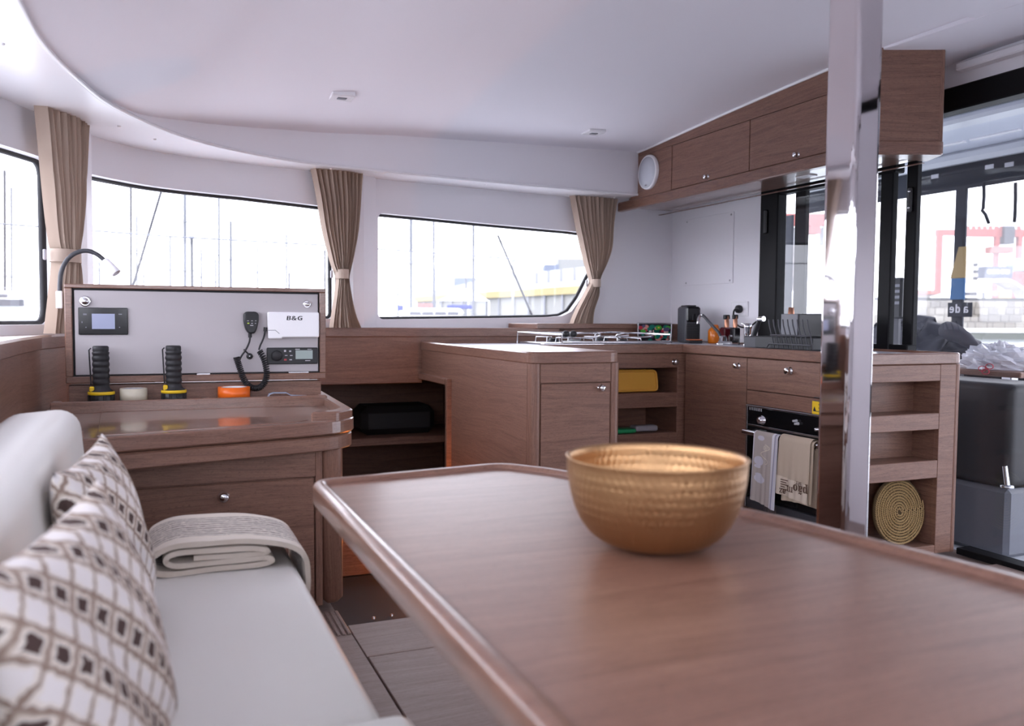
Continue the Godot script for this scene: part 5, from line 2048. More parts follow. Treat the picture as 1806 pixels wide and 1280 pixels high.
func coffee_machine() -> void:
	var o := Vector3(3.23, TOP, -4.70)
	var c := thing("coffee_machine", "small black capsule coffee machine on the worktop corner", "coffee machine", o)
	var turn := Transform3D(Basis(Vector3.UP, deg_to_rad(-18.0)), o)
	var st := S()
	bx(st, Vector3(0.0, 0.118, 0.0), Vector3(0.10, 0.236, 0.19), 0.012, turn)
	obj("body", st, M.dark_grey, c)
	var fr := S()
	bx(fr, Vector3(0.0, 0.185, 0.098), Vector3(0.092, 0.098, 0.02), 0.012, turn)
	obj("front_head", fr, M.black_gloss, c)
	for k in 9:
		var g := S()
		bx(g, Vector3(0.0, 0.030 + k * 0.011, 0.0965), Vector3(0.086, 0.007, 0.008), 0.001, turn)
		obj("grille_slat", g, M.black_rubber, c)
	for k in 7:
		var g := S()
		bx(g, Vector3(-0.036 + k * 0.012, 0.078, 0.0975), Vector3(0.003, 0.108, 0.009), 0.0, turn)
		obj("grille_bar", g, M.black_plastic, c)
	var tr := S()
	bx(tr, Vector3(0.0, 0.010, 0.13), Vector3(0.088, 0.020, 0.075), 0.004, turn)
	obj("drip_tray", tr, M.black_plastic, c)
	var oj := S()
	bx(oj, Vector3(0.0, 0.0235, 0.13), Vector3(0.090, 0.006, 0.077), 0.002, turn)
	obj("tray_edge", oj, mat("copper_orange", C(216, 120, 76), 0.4), c)
	var lv := S()
	bx(lv, Vector3(0.0, 0.240, -0.01), Vector3(0.07, 0.010, 0.12), 0.004, turn)
	obj("lever", lv, M.black_plastic, c)

func taps() -> void:
	var x := 3.2
	var b := on_top(1275, 603, x)
	var t := thing("mixer_tap", "swan neck mixer tap with black spout and chrome nozzle", "tap", b)
	var st := S()
	lathe(st, [Vector2(0.0, 0.0), Vector2(0.045, 0.0), Vector2(0.045, 0.008), Vector2(0.028, 0.014), Vector2(0.022, 0.05), Vector2(0.016, 0.055), Vector2(0.0, 0.056)], 20, Transform3D(Basis(), b))
	obj("foot", st, M.chrome, t)
	var pts := []
	for q in [[1272, 596], [1267, 586], [1258, 576], [1249, 566], [1243, 559], [1239, 556]]:
		pts.append(at_x(q[0], q[1], x))
	rod(t, "spout", pts, 0.0095, M.dark_grey, true)
	var n := []
	for q in [[1240, 556.5], [1236, 556], [1233, 559], [1231, 566], [1231.5, 571]]:
		n.append(at_x(q[0], q[1], x))
	rod(t, "nozzle", n, 0.0105, M.chrome, true)
	var ba := S()
	var bc := on_top(1288, 604, x)
	bx(ba, Vector3(x, TOP + 0.012, b.z + 0.05), Vector3(0.06, 0.022, 0.14), 0.008)
	obj("base_bar", ba, M.chrome, t)
	# hand spray
	var x2 := 3.14
	var h := on_top(1318, 606, x2)
	var s := thing("hand_spray", "black and chrome lever hand spray standing by the wall socket", "tap", h)
	var hs := S()
	lathe(hs, [Vector2(0.0, 0.0), Vector2(0.026, 0.0), Vector2(0.024, 0.012), Vector2(0.020, 0.016), Vector2(0.020, 0.10), Vector2(0.023, 0.104), Vector2(0.023, 0.125), Vector2(0.016, 0.132), Vector2(0.0, 0.132)], 18, Transform3D(Basis(), h))
	obj("column", hs, M.chrome, s)
	var hv := []
	for q in [[1318, 578], [1313, 572], [1309, 571]]:
		hv.append(at_x(q[0], q[1], x2 - 0.01))
	rod(s, "lever", hv, 0.007, M.chrome)
	var wd := []
	for q in [[1325, 606], [1330, 590], [1335, 576], [1339, 566]]:
		wd.append(at_x(q[0], q[1], x2))
	var ws := S()
	tube(ws, wd, [0.013, 0.014, 0.015, 0.013], 12)
	obj("handle", ws, M.black_plastic, s)
	rod(s, "spray_head", [at_x(1338.5, 563, x2), at_x(1347, 562, x2)], 0.015, M.chrome)

func bottle(label: String, c: Vector3, w: float, h: float, cap_h: float, glass: Material, cap: Material, neck := 0.4, round_ := false) -> Node3D:
	var t := thing("bottle", label, "bottle", c)
	var st := S()
	if round_:
		lathe(st, [Vector2(0.0, 0.0), Vector2(w * 0.46, 0.0), Vector2(w * 0.5, 0.006), Vector2(w * 0.5, h * 0.80), Vector2(w * 0.42, h * 0.92), Vector2(w * neck * 0.5, h), Vector2(0.0, h)], 20, Transform3D(Basis(), c))
	else:
		prism(st, rounded(rect(-w / 2, w / 2, -w * 0.36, w * 0.36), w * 0.18, 4), 0.0, h, w * 0.12, 0.002, Transform3D(Basis(), c))
	obj("flask", st, glass, t)
	var cs := S()
	lathe(cs, [Vector2(w * neck * 0.5, h - 0.002), Vector2(w * neck * 0.5, h + cap_h * 0.62), Vector2(w * neck * 0.45, h + cap_h * 0.66), Vector2(w * neck * 0.42, h + cap_h), Vector2(0.0, h + cap_h)], 16, Transform3D(Basis(), c))
	obj("cap", cs, cap, t)
	return t

func bottles() -> void:
	var red := mat("dark_red_glass", C(92, 28, 36), 0.15)
	var dk := mat("dark_glass", C(38, 34, 38), 0.15)
	var cop := mat("copper_cap", C(192, 138, 112), 0.3, 0.8)
	var amber := mat("amber", C(226, 124, 34), 0.15)
	var b1 := bottle("dark red pump bottle with copper cap beside the mixer tap", on_top(1281, 603, 3.28), 0.075, 0.105, 0.07, red, cop)
	part_box(b1, "pump", M.black_plastic, b1.position.x - 0.022, b1.position.x + 0.018, TOP + 0.155, TOP + 0.183, b1.position.z - 0.012, b1.position.z + 0.012, 0.004)
	var b2 := bottle("black pump bottle with copper cap next to the dark red bottle", on_top(1296, 603, 3.28), 0.055, 0.105, 0.07, dk, cop, 0.5)
	part_box(b2, "pump", M.black_plastic, b2.position.x - 0.020, b2.position.x + 0.016, TOP + 0.157, TOP + 0.184, b2.position.z - 0.011, b2.position.z + 0.011, 0.004)
	part_box(b2, "label_print", M.light_grey, b2.position.x - 0.028, b2.position.x - 0.0265, TOP + 0.05, TOP + 0.058, b2.position.z - 0.008, b2.position.z + 0.010, 0.0)
	bottle("squat amber bottle half hidden behind the mixer tap", on_top(1260, 603, 3.33), 0.085, 0.10, 0.02, amber, amber, 0.6, true)
	bottle("tall amber bottle with copper cap behind the dish rack by the window", on_top(1394, 605, 3.34), 0.085, 0.165, 0.06, amber, cop, 0.42)

func dish_rack() -> void:
	var x := 3.10
	var a := at_x(1345, 600, x)
	var b := at_x(1470, 600, x)
	var t := thing("dish_rack", "black dish rack with wire plate slots in a drip tray", "rack", Vector3(x, TOP, (a.z + b.z) / 2))
	part_box(t, "drip_tray", M.dark_grey, x - 0.13, x + 0.13, TOP, TOP + 0.065, a.z, b.z, 0.006)
	part_box(t, "tray_well", M.black_plastic, x - 0.134, x + 0.12, TOP + 0.004, TOP + 0.067, lerpf(a.z, b.z, 0.19), b.z + 0.002, 0.004)
	for k in 9:
		var z := lerpf(at_x(1400, 600, x).z, b.z, k / 8.0)
		rod(t, "wire", [Vector3(x - 0.145, TOP + 0.01, z + 0.02), Vector3(x - 0.145, TOP + 0.075, z), Vector3(x - 0.145, TOP + 0.125, z - 0.02), Vector3(x - 0.14, TOP + 0.155, z - 0.032)], 0.0035, M.dark_grey)
	rod(t, "wire_rail", [Vector3(x - 0.146, TOP + 0.075, at_x(1398, 600, x).z), Vector3(x - 0.146, TOP + 0.075, b.z)], 0.004, M.dark_grey)
	rod(t, "wire_foot", [Vector3(x - 0.146, TOP + 0.012, at_x(1392, 600, x).z), Vector3(x - 0.146, TOP + 0.03, at_x(1396, 600, x).z), Vector3(x - 0.146, TOP + 0.03, b.z)], 0.004, M.dark_grey)
	var bx_ := thing("grey_caddy", "grey and black box standing in the dish rack", "box", Vector3(x + 0.06, TOP + 0.067, (a.z + b.z) / 2))
	part_box(bx_, "box", M.black_plastic, x - 0.02, x + 0.115, TOP + 0.068, TOP + 0.185, at_x(1384, 580, x).z, b.z, 0.004)
	part_box(bx_, "grey_end", M.mid_grey, x - 0.026, x - 0.018, TOP + 0.069, TOP + 0.184, at_x(1384, 580, x).z, at_x(1413, 580, x).z, 0.001)

# ---------------------------------------------------------------- cockpit and harbour
const SEA := -1.3
const LAND := 4.4   # top of the quay across the water

func outdoors() -> void:
	var water := mat("harbour_water", C(122, 130, 132), 0.12)
	var nz := FastNoiseLite.new()
	nz.seed = 2
	nz.frequency = 0.02
	nz.fractal_octaves = 4
	var nt := NoiseTexture2D.new()
	nt.width = 512
	nt.height = 512
	nt.seamless = true
	nt.as_normal_map = true
	nt.bump_strength = 6.0
	nt.noise = nz
	water.normal_enabled = true
	water.normal_texture = nt
	water.normal_scale = 0.6
	water.uv1_scale = Vector3(160, 160, 1)
	var st := S()
	grid(st, [[Vector3(-700, SEA, -700), Vector3(700, SEA, -700)], [Vector3(-700, SEA, 700), Vector3(700, SEA, 700)]], Vector3.UP)
	tag(obj("harbour_water", st, water), "grey rippled harbour water round the boat", "water", "", "stuff")
	cockpit()
	quay()
	marina()

func cockpit() -> void:
	var grp := mat("gelcoat", C(206, 208, 214), 0.35)
	var gry := mat("gelcoat_grey", C(104, 107, 116), 0.4)
	var d := S()
	bb(d, 3.5, 7.4, -0.14, -0.04, -5.3, 1.4)
	struct("floor_cockpit", d, grp)
	var r := thing("cockpit_roof", "pale hardtop roof over the cockpit with a line of light strips", "roof", Vector3(4.9, 2.35, -2.5))
	part_box(r, "panel", mat("hardtop", C(196, 200, 212), 0.4), 3.5, 5.85, 2.35, 2.43, -6.4, 1.8, 0.02)
	part_box(r, "rib", grp, 4.62, 4.80, 2.30, 2.36, -6.3, 1.7, 0.02)
	part_box(r, "coaming", grp, 5.62, 5.85, 2.26, 2.36, -6.4, 1.8, 0.03)
	for k in 5:
		part_box(r, "light_strip", M.white_gloss, 5.32, 5.36, 2.338, 2.352, -5.2 + k * 0.42, -4.83 + k * 0.42, 0.003)
	# black canvas screen hung from the roof edge
	var can := mat("canvas", C(34, 37, 46), 0.85)
	var s := thing("canvas_screen", "black canvas cockpit screen with clear windows hung from the roof edge", "screen", Vector3(5.7, 0.6, -4.6))
	var bp := []
	for k in 13:
		var z := lerpf(-6.4, 1.8, k / 12.0)
		bp.append(z)
	part_box(s, "top_band", can, 5.69, 5.71, 2.07, 2.27, -6.4, 1.8, 0.004)
	for p in [[1684, 1703], [1384, 1398]]:
		var a := at_x(p[0], 420, 5.7)
		var b := at_x(p[1], 420, 5.7)
		part_box(s, "upright", can, 5.69, 5.715, 0.55, 2.08, a.z, b.z, 0.004)
	part_box(s, "upright", can, 5.69, 5.715, 0.55, 2.08, -2.9, -2.78, 0.004)
	part_box(s, "upright", can, 5.69, 5.715, 0.55, 2.08, -1.0, -0.88, 0.004)
	part_box(s, "lower_band", can, 5.69, 5.712, 0.40, 0.62, -6.4, 1.8, 0.004)
	var vin := mat("vinyl_window", C(225, 230, 235, 0.10), 0.05)
	vin.transparency = BaseMaterial3D.TRANSPARENCY_ALPHA
	var v := S()
	quad(v, Vector3(5.70, 0.6, -6.4), Vector3(5.70, 0.6, 1.8), Vector3(5.70, 2.08, 1.8), Vector3(5.70, 2.08, -6.4), Vector3(-1, 0, 0))
	obj("clear_window", v, vin, s)
	for q in [[1649, 311], [1745, 294], [1780, 290]]:
		var c := at_x(q[0], q[1], 5.688)
		part_box(s, "patch", M.light_grey, 5.684, 5.692, c.y - 0.016, c.y + 0.016, c.z - 0.035, c.z + 0.035, 0.002)
	for q in [[[1735, 322], [1735.5, 345], [1734, 368], [1732, 371], [1738, 378], [1744, 394]], [[1791, 322], [1791, 350], [1790, 380], [1789, 392]]]:
		var pts := []
		for e in q:
			pts.append(at_x(e[0], e[1], 5.66))
		rod(s, "strap", pts, 0.012, can)
	# flag and lettered banner seen on the upright
	var f0 := at_x(1685, 436, 5.675)
	var f1 := at_x(1702, 490, 5.675)
	var f2 := at_x(1702, 528, 5.675)
	var fl := thing("furled_flag", "yellow over blue furled flag against the black canvas upright", "flag", Vector3(5.675, f2.y, f0.z))
	var fy := S()
	prism(fy, PackedVector2Array([Vector2(f0.z + 0.03, -f0.y), Vector2(f1.z, -f0.y), Vector2(f1.z, -f1.y), Vector2(f0.z - 0.035, -f1.y)]), 0.0, 0.012, 0.003, 0.0, Transform3D(Basis(Vector3(0, 0, 1), Vector3(-1, 0, 0), Vector3(0, -1, 0)), Vector3(5.682, 0, 0)))
	obj("yellow_half", fy, mat("flag_yellow", C(150, 128, 88), 0.8), fl)
	var fb := S()
	prism(fb, PackedVector2Array([Vector2(f0.z - 0.025, -f1.y), Vector2(f1.z, -f1.y), Vector2(f1.z, -f2.y), Vector2(f0.z - 0.03, -f2.y)]), 0.0, 0.012, 0.003, 0.0, Transform3D(Basis(Vector3(0, 0, 1), Vector3(-1, 0, 0), Vector3(0, -1, 0)), Vector3(5.682, 0, 0)))
	obj("blue_half", fb, mat("flag_blue", C(54, 96, 138), 0.8), fl)
	var n0 := at_x(1680, 545, 5.66)
	var bn := thing("lettered_banner", "dark name banner with pale letters seen from behind on the canvas", "banner", Vector3(5.66, n0.y, n0.z))
	part_box(bn, "cloth", can, 5.655, 5.665, n0.y - 0.06, n0.y + 0.05, n0.z - 0.04, n0.z + 0.17, 0.002)
	# letters read from outside, so they show mirrored from the saloon
	text("lettering", "a de", 0.085, 0.001, M.light_grey, bn, Transform3D(Basis(Vector3(0, 0, -1), Vector3(0, 1, 0), Vector3(1, 0, 0)), Vector3(5.6545, n0.y, n0.z + 0.06)), true)
	# padded seat by the door
	var se := thing("padded_bench", "black padded cockpit bench on a grey moulded base just beyond the sliding door", "bench", Vector3(3.8, -0.04, -2.95))
	part_box(se, "base", gry, 3.63, 4.0, -0.04, 0.285, -3.4, -2.70, 0.02)
	var cu := S()
	rbox(cu, Vector3(3.80, 0.532, -3.05), Vector3(0.34, 0.485, 0.70), 0.04, 4)
	obj("cushion", cu, mat("black_vinyl", C(26, 27, 30), 0.5), se)
	rod(se, "latch_bar", [at_x(1772, 822, 3.60), at_x(1777, 858, 3.60)], 0.012, M.chrome)
	var lf := S()
	var lp := at_x(1776, 860, 3.60)
	lathe(lf, [Vector2(0.0, 0.0), Vector2(0.03, 0.0), Vector2(0.028, 0.012), Vector2(0.0, 0.016)], 16, Transform3D(Basis(), lp))
	obj("latch_foot", lf, M.steel, se)
	# wooden cockpit table with the plastic bag
	var ct := thing("cockpit_table", "brown wooden cockpit table behind the black bench", "table", Vector3(4.35, -0.04, -3.2))
	part_box(ct, "table_top", M.wood, 4.06, 4.62, 0.775, 0.805, -3.50, -2.98, 0.005)
	part_box(ct, "leg", M.steel, 4.30, 4.36, -0.04, 0.775, -3.27, -3.21, 0.005)
	var bg := thing("plastic_bag", "crumpled white plastic bag with red print on the wooden cockpit table", "bag", Vector3(4.25, 0.806, -3.25))
	var rows := []
	var nz := FastNoiseLite.new()
	nz.seed = 12
	nz.frequency = 7.0
	for i in 15:
		var row := []
		for j in 33:
			var th := PI * 0.5 * i / 14.0
			var ph := TAU * (j % 32) / 32.0
			var e := Vector3(cos(th) * cos(ph), sin(th), cos(th) * sin(ph))
			var k := 1.0 + 0.42 * nz.get_noise_3dv(e)
			row.append(Vector3(4.27, 0.807, -3.26) + Vector3(e.x * 0.17, e.y * 0.13, e.z * 0.21) * k)
		rows.append(row)
	var bs := S()
	grid(bs, rows, Vector3.ZERO, Vector2.ONE, -1)
	var bagm := mat("bag_film", C(226, 224, 230), 0.3)
	obj("film", bs, bagm, bg)
	var redp := mat("print_red", C(200, 60, 78), 0.6)
	for q in [[1735, 650], [1748, 646], [1741, 655]]:
		var c := at_x(q[0], q[1], 4.06)
		var ring := []
		for k in 14:
			ring.append(c + Vector3(-0.012, sin(TAU * k / 14.0) * 0.014, cos(TAU * k / 14.0) * 0.022))
		var rs := S()
		tube(rs, ring, 0.0025, 5, true)
		obj("red_print", rs, redp, bg)
	# bundle of dark cloth behind the galley window sill
	var tb := thing("cover_bundle", "crumpled dark grey canvas cover bundled in the cockpit beyond the glass", "cover", Vector3(4.6, 0.6, -4.0))
	var outline := []
	for q in [[1572, 558], [1600, 556], [1620, 555], [1640, 562], [1662, 573], [1688, 585], [1712, 600], [1730, 611]]:
		outline.append(at_x(q[0], q[1], 4.75))
	outline = spline(outline, 6)
	var fold := FastNoiseLite.new()
	fold.seed = 6
	fold.frequency = 3.2
	var rws := []
	for i in outline.size():
		var p: Vector3 = outline[i]
		var row := []
		for k in 29:
			var f := k / 28.0
			var a := f * PI
			var low := 0.592
			var h: float = p.y - low
			var rr := 0.34 * (1.0 - 0.35 * float(i) / outline.size())
			var wob := 0.11 * absf(fold.get_noise_2d(i * 0.10 + f * 1.4, f * 2.2 - i * 0.05)) + 0.035 * absf(sin(i * 0.55 + f * 9.0))
			var y: float = low + h * pow(maxf(sin(a), 0.0), 0.55) - wob * (0.0 if absf(f - 0.5) < 0.06 else 1.0)
			row.append(Vector3(p.x - cos(a) * (rr + wob), maxf(y, 0.596), p.z + 0.04 * sin(f * 9.0 + i * 0.6)))
		rws.append(row)
	var ts := S()
	grid(ts, rws, Vector3.ZERO)
	obj("cloth", ts, mat("cover_cloth", C(74, 73, 80), 0.8), tb)
	var tip := S()
	var tps := []
	for q in [[1665, 580], [1690, 590], [1710, 603], [1728, 613]]:
		tps.append(at_x(q[0], q[1], 4.6))
	tube(tip, spline(tps, 4), [0.05, 0.055, 0.06, 0.06, 0.055, 0.05, 0.05, 0.045, 0.04, 0.03, 0.025, 0.015, 0.01], 8)
	obj("cloth_corner", tip, M.cover_cloth, tb)
	var sb := S()
	var p0 := at_x(1745, 634, 4.9)
	rbox(sb, Vector3(5.3, 0.70, -3.80), Vector3(0.2, 0.228, 0.28), 0.05, 3)
	tag(obj("seat_bolster", sb, M.dark_grey), "dark rounded seat bolster behind the plastic bag", "bolster")
	part_box(self_thing("cockpit_bench", "dark upholstered bench along the aft end of the cockpit", "bench", Vector3(5.2, -0.04, -3.6)), "bench_box", M.dark_grey, 4.36, 5.55, -0.04, 0.585, -6.0, -3.62, 0.03)
	# navigation display on its arm
	var h0 := at_x(1573, 490, 4.2)
	var h1 := at_x(1590, 562, 4.2)
	var dp := thing("helm_display", "dark helm display seen edge on behind the door frame", "display", Vector3(4.2, -0.04, h0.z))
	part_box(dp, "case", M.black_plastic, 4.19, 4.23, h1.y, h0.y, h0.z, h1.z, 0.012)
	for k in 4:
		part_box(dp, "lit_row", M.mid_grey, 4.186, 4.191, lerpf(h1.y, h0.y, 0.35 + k * 0.14), lerpf(h1.y, h0.y, 0.42 + k * 0.14), h0.z + 0.012, h1.z - 0.012, 0.0)
	part_box(dp, "stalk", M.dark_grey, 4.20, 4.22, -0.04, h1.y, (h0.z + h1.z) / 2 - 0.02, (h0.z + h1.z) / 2 + 0.02, 0.0)

func self_thing(called: String, label: String, category: String, base: Vector3) -> Node3D:
	return thing(called, label, category, base)

# a point that shows at a pixel, at a distance known from the water line or the size of the thing
func far_box(parent: Node, called: String, m: Material, px0: float, px1: float, y_top: float, y_bot: float, depth: float, thick: float, bev := 0.0) -> MeshInstance3D:
	var a := at_d(px0, y_top, depth)
	var b := at_d(px1, y_bot, depth)
	if y_bot >= 9000.0:
		b = at_d(px1, y_top, depth)
		b.y = SEA + 0.005 if y_bot < 9500.0 else LAND
	var c := (a + b) * 0.5
	var w := Vector2(b.x - a.x, b.z - a.z).length()
	var st := S()
	bx(st, Vector3(0, 0, -thick * 0.5), Vector3(w, a.y - b.y, thick), bev, Transform3D(Basis(Vector3.UP, deg_to_rad(-22.8)), c))
	return obj(called, st, m, parent)

func quay() -> void:
	var stone := mat("quay_stone", C(122, 115, 105), 0.9)
	var weed := mat("quay_weed", C(58, 62, 50), 0.9)
	var q := thing("quay_wall", "long pale stone quay wall with a weedy foot across the water", "wall", at_d(1700, 600, 118))
	far_box(q, "masonry", stone, 1260, 2300, 527, 583, 118, 8)
	far_box(q, "weed_band", weed, 1260, 2300, 583, 9000, 117.9, 8)
	var ap := S()
	var e0 := at_d(1260, 560, 118)
	var e1 := at_d(2300, 560, 118)
	var away := Vector3(sin(deg_to_rad(22.8)), 0, -cos(deg_to_rad(22.8))) * 160.0
	e0.y = LAND - 0.01
	e1.y = LAND - 0.01
	quad(ap, e0, e1, e1 + away, e0 + away, Vector3.UP)
	obj("apron", ap, stone, q)
	var joint := mat("stone_brown", C(104, 98, 91), 0.9)
	var rr := RandomNumberGenerator.new()
	rr.seed = 9
	var stone2 := mat("quay_stone_pale", C(136, 130, 120), 0.9)
	for row in 4:
		var x := 1604.0 + rr.randf() * 8.0
		while x < 1830.0:
			var w := rr.randf_range(9.0, 22.0)
			far_box(q, "stone", [stone, stone2, joint][rr.randi_range(0, 2)], x, x + w - 1.2, 531 + row * 12.5, 542 + row * 12.5, 117.8, 0.6, 0.03)
			x += w
	far_box(q, "railing", M.dark_grey, 1260, 2300, 524, 527, 118, 0.3)
	# motor yacht on the quay
	var hull := mat("yacht_white", C(225, 225, 228), 0.3)
	var y := thing("motor_yacht", "large white motor yacht moored along the quay under the cranes", "yacht", at_d(1740, 530, 130))
	var pts := []
	var a := at_d(1640, 530, 128)
	var sx := (at_d(1641, 530, 128) - a)
	sx.y = 0
	var mpp := sx.length()
	var xf := Transform3D(Basis(sx.normalized(), Vector3.UP, sx.normalized().cross(Vector3.UP)), a)
	var prof := []
	for e in [[20, 0], [27, 8], [60, 18], [75, 24], [90, 32], [105, 38], [135, 40], [150, 36], [165, 26], [182, 22], [190, 12], [190, 0]]:
		prof.append(Vector2(e[0] * mpp, -e[1] * mpp))
	var hs := S()
	prism(hs, PackedVector2Array(prof), 0.0, 5.0, 0.4, 0.4, xf * Transform3D(Basis(Vector3(1, 0, 0), Vector3(0, 0, 1), Vector3(0, -1, 0)), Vector3(0, 0, -5)))
	obj("hull", hs, hull, y)
	for e in [[1733, 1738, 515, 527, 0], [1745, 1760, 513, 521, 1], [1762, 1784, 512, 529, 2], [1700, 1724, 515, 521, 0]]:
		far_box(y, "window", [M.dark_grey, M.mid_grey, mat("teak", C(176, 140, 96), 0.7)][e[4]], e[0], e[1], e[2], e[3], 127.6, 0.3)
	var bl := thing("dock_buildings", "low pale dock buildings with red roofs beyond the quay", "building", at_d(1640, 530, 160))
	far_box(bl, "block", mat("block_pale", C(140, 132, 128), 0.9), 1600, 1700, 518, 9600, 160, 12)
	far_box(bl, "roof", mat("roof_red", C(150, 92, 84), 0.9), 1610, 1656, 511, 519, 159.5, 12)
	far_box(bl, "tower", mat("block_white", C(214, 212, 210), 0.9), 1714, 1726, 458, 9600, 175, 6)
	for k in 4:
		far_box(bl, "window", M.dark_grey, 1718, 1725, 464 + k * 12, 469 + k * 12, 174.8, 0.4)
	# gantry cranes
	var red := mat("crane_red", C(148, 84, 80), 0.7)  # red paled: the distant haze is mixed into the colour
	var cr := thing("gantry_crane", "red gantry crane standing over the container quay", "crane", at_d(1660, 530, 190))
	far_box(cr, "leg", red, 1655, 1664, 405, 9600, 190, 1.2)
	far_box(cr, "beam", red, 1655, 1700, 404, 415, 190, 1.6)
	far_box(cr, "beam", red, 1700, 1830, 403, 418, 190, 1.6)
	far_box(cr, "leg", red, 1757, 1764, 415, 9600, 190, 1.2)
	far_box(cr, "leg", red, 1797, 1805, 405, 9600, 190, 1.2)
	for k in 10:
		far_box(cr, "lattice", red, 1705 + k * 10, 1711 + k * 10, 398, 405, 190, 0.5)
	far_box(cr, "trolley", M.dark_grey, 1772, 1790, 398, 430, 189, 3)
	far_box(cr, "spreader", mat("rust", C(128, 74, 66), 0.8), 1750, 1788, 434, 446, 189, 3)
	var names := ["dark blue shipping container with white lettering stacked under the crane", "pale blue shipping container at the top of the stack", "red shipping container below the pale blue one"]
	var cols := [mat("container_navy", C(72, 76, 90), 0.7), mat("container_sky", C(112, 130, 138), 0.7), mat("container_red", C(140, 80, 80), 0.7)]  # container paints washed out, haze over the harbour put into their colours
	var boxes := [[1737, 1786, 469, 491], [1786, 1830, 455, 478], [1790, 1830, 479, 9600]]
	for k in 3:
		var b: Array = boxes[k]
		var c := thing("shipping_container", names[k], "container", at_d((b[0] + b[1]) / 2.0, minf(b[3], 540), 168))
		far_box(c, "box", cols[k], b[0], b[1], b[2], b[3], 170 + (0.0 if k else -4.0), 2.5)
		if k == 0:
			for e in [[1742, 1748], [1749, 1756], [1757, 1762], [1766, 1772], [1773, 1780]]:
				far_box(c, "lettering", M.white_gloss, e[0], e[1], 476, 482, 165.9, 0.05)
	# what shows through the galley window: white motor boat, a block of flats, trees
	var mb := thing("moored_boat", "white motor boat seen through the galley window", "boat", at_d(1420, 560, 34))
	far_box(mb, "hull", hull, 1340, 1520, 540, 9000, 34, 4.0, 0.3)
	far_box(mb, "cabin", hull, 1375, 1470, 512, 542, 35, 3.0, 0.4)
	far_box(mb, "stripe", M.mid_grey, 1340, 1520, 551, 556, 33.9, 0.1)
	var ft := thing("flats", "pale block of flats with dark windows behind the motor boat", "building", at_d(1393, 540, 90))
	far_box(ft, "block", mat("flats_pale", C(126, 118, 116), 0.9), 1385, 1401, 432, 9600, 126, 8)
	for k in 4:
		far_box(ft, "window", M.dark_grey, 1388, 1399, 440 + k * 24, 453 + k * 24, 125.8, 0.3)
	var c2 := thing("lattice_crane", "dark lattice crane tower with boom seen through the galley window", "crane", at_d(1412, 520, 150))
	far_box(c2, "tower", M.mid_grey, 1403, 1413, 400, 9600, 150, 2)
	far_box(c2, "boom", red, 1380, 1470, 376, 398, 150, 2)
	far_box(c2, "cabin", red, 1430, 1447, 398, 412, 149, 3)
	far_box(c2, "tower", M.mid_grey, 1452, 1462, 400, 9600, 150, 2)

func mast_boat(px: float, top: float, w: float, depth: float, m: Material, label: String) -> void:
	var base := at_d(px, 560, depth)
	base.y = SEA
	var t := thing("sailing_boat", label, "boat", base, "sailing boats in the marina")
	var hs := S()
	prism(hs, rounded([Vector2(-2.8, 0), Vector2(-1.6, -1.0), Vector2(2.2, -0.9), Vector2(2.4, 0), Vector2(2.2, 0.9), Vector2(-1.6, 1.0)], 0.4, 3), 0.005, 0.9, 0.1, 0.1, Transform3D(Basis(Vector3.UP, 0.4), base))
	obj("hull", hs, M.boat_white, t)
	var r := (w + 2.6) * 0.5 * depth / F
	rod(t, "mast", [base + Vector3(0, 0.9, 0), at_d(px, top, depth)], r, m)
	var ty: float = at_d(px, top, depth).y
	for f in [0.45, 0.7]:
		var y := lerpf(SEA, ty, f)
		rod(t, "spreader", [Vector3(base.x - 0.6, y, base.z - 0.25), Vector3(base.x + 0.6, y, base.z + 0.25)], r * 0.35, m)
	rod(t, "boom", [base + Vector3(0, 2.2, 0), base + Vector3(2.0, 2.3, 0.8)], r * 0.8, m)

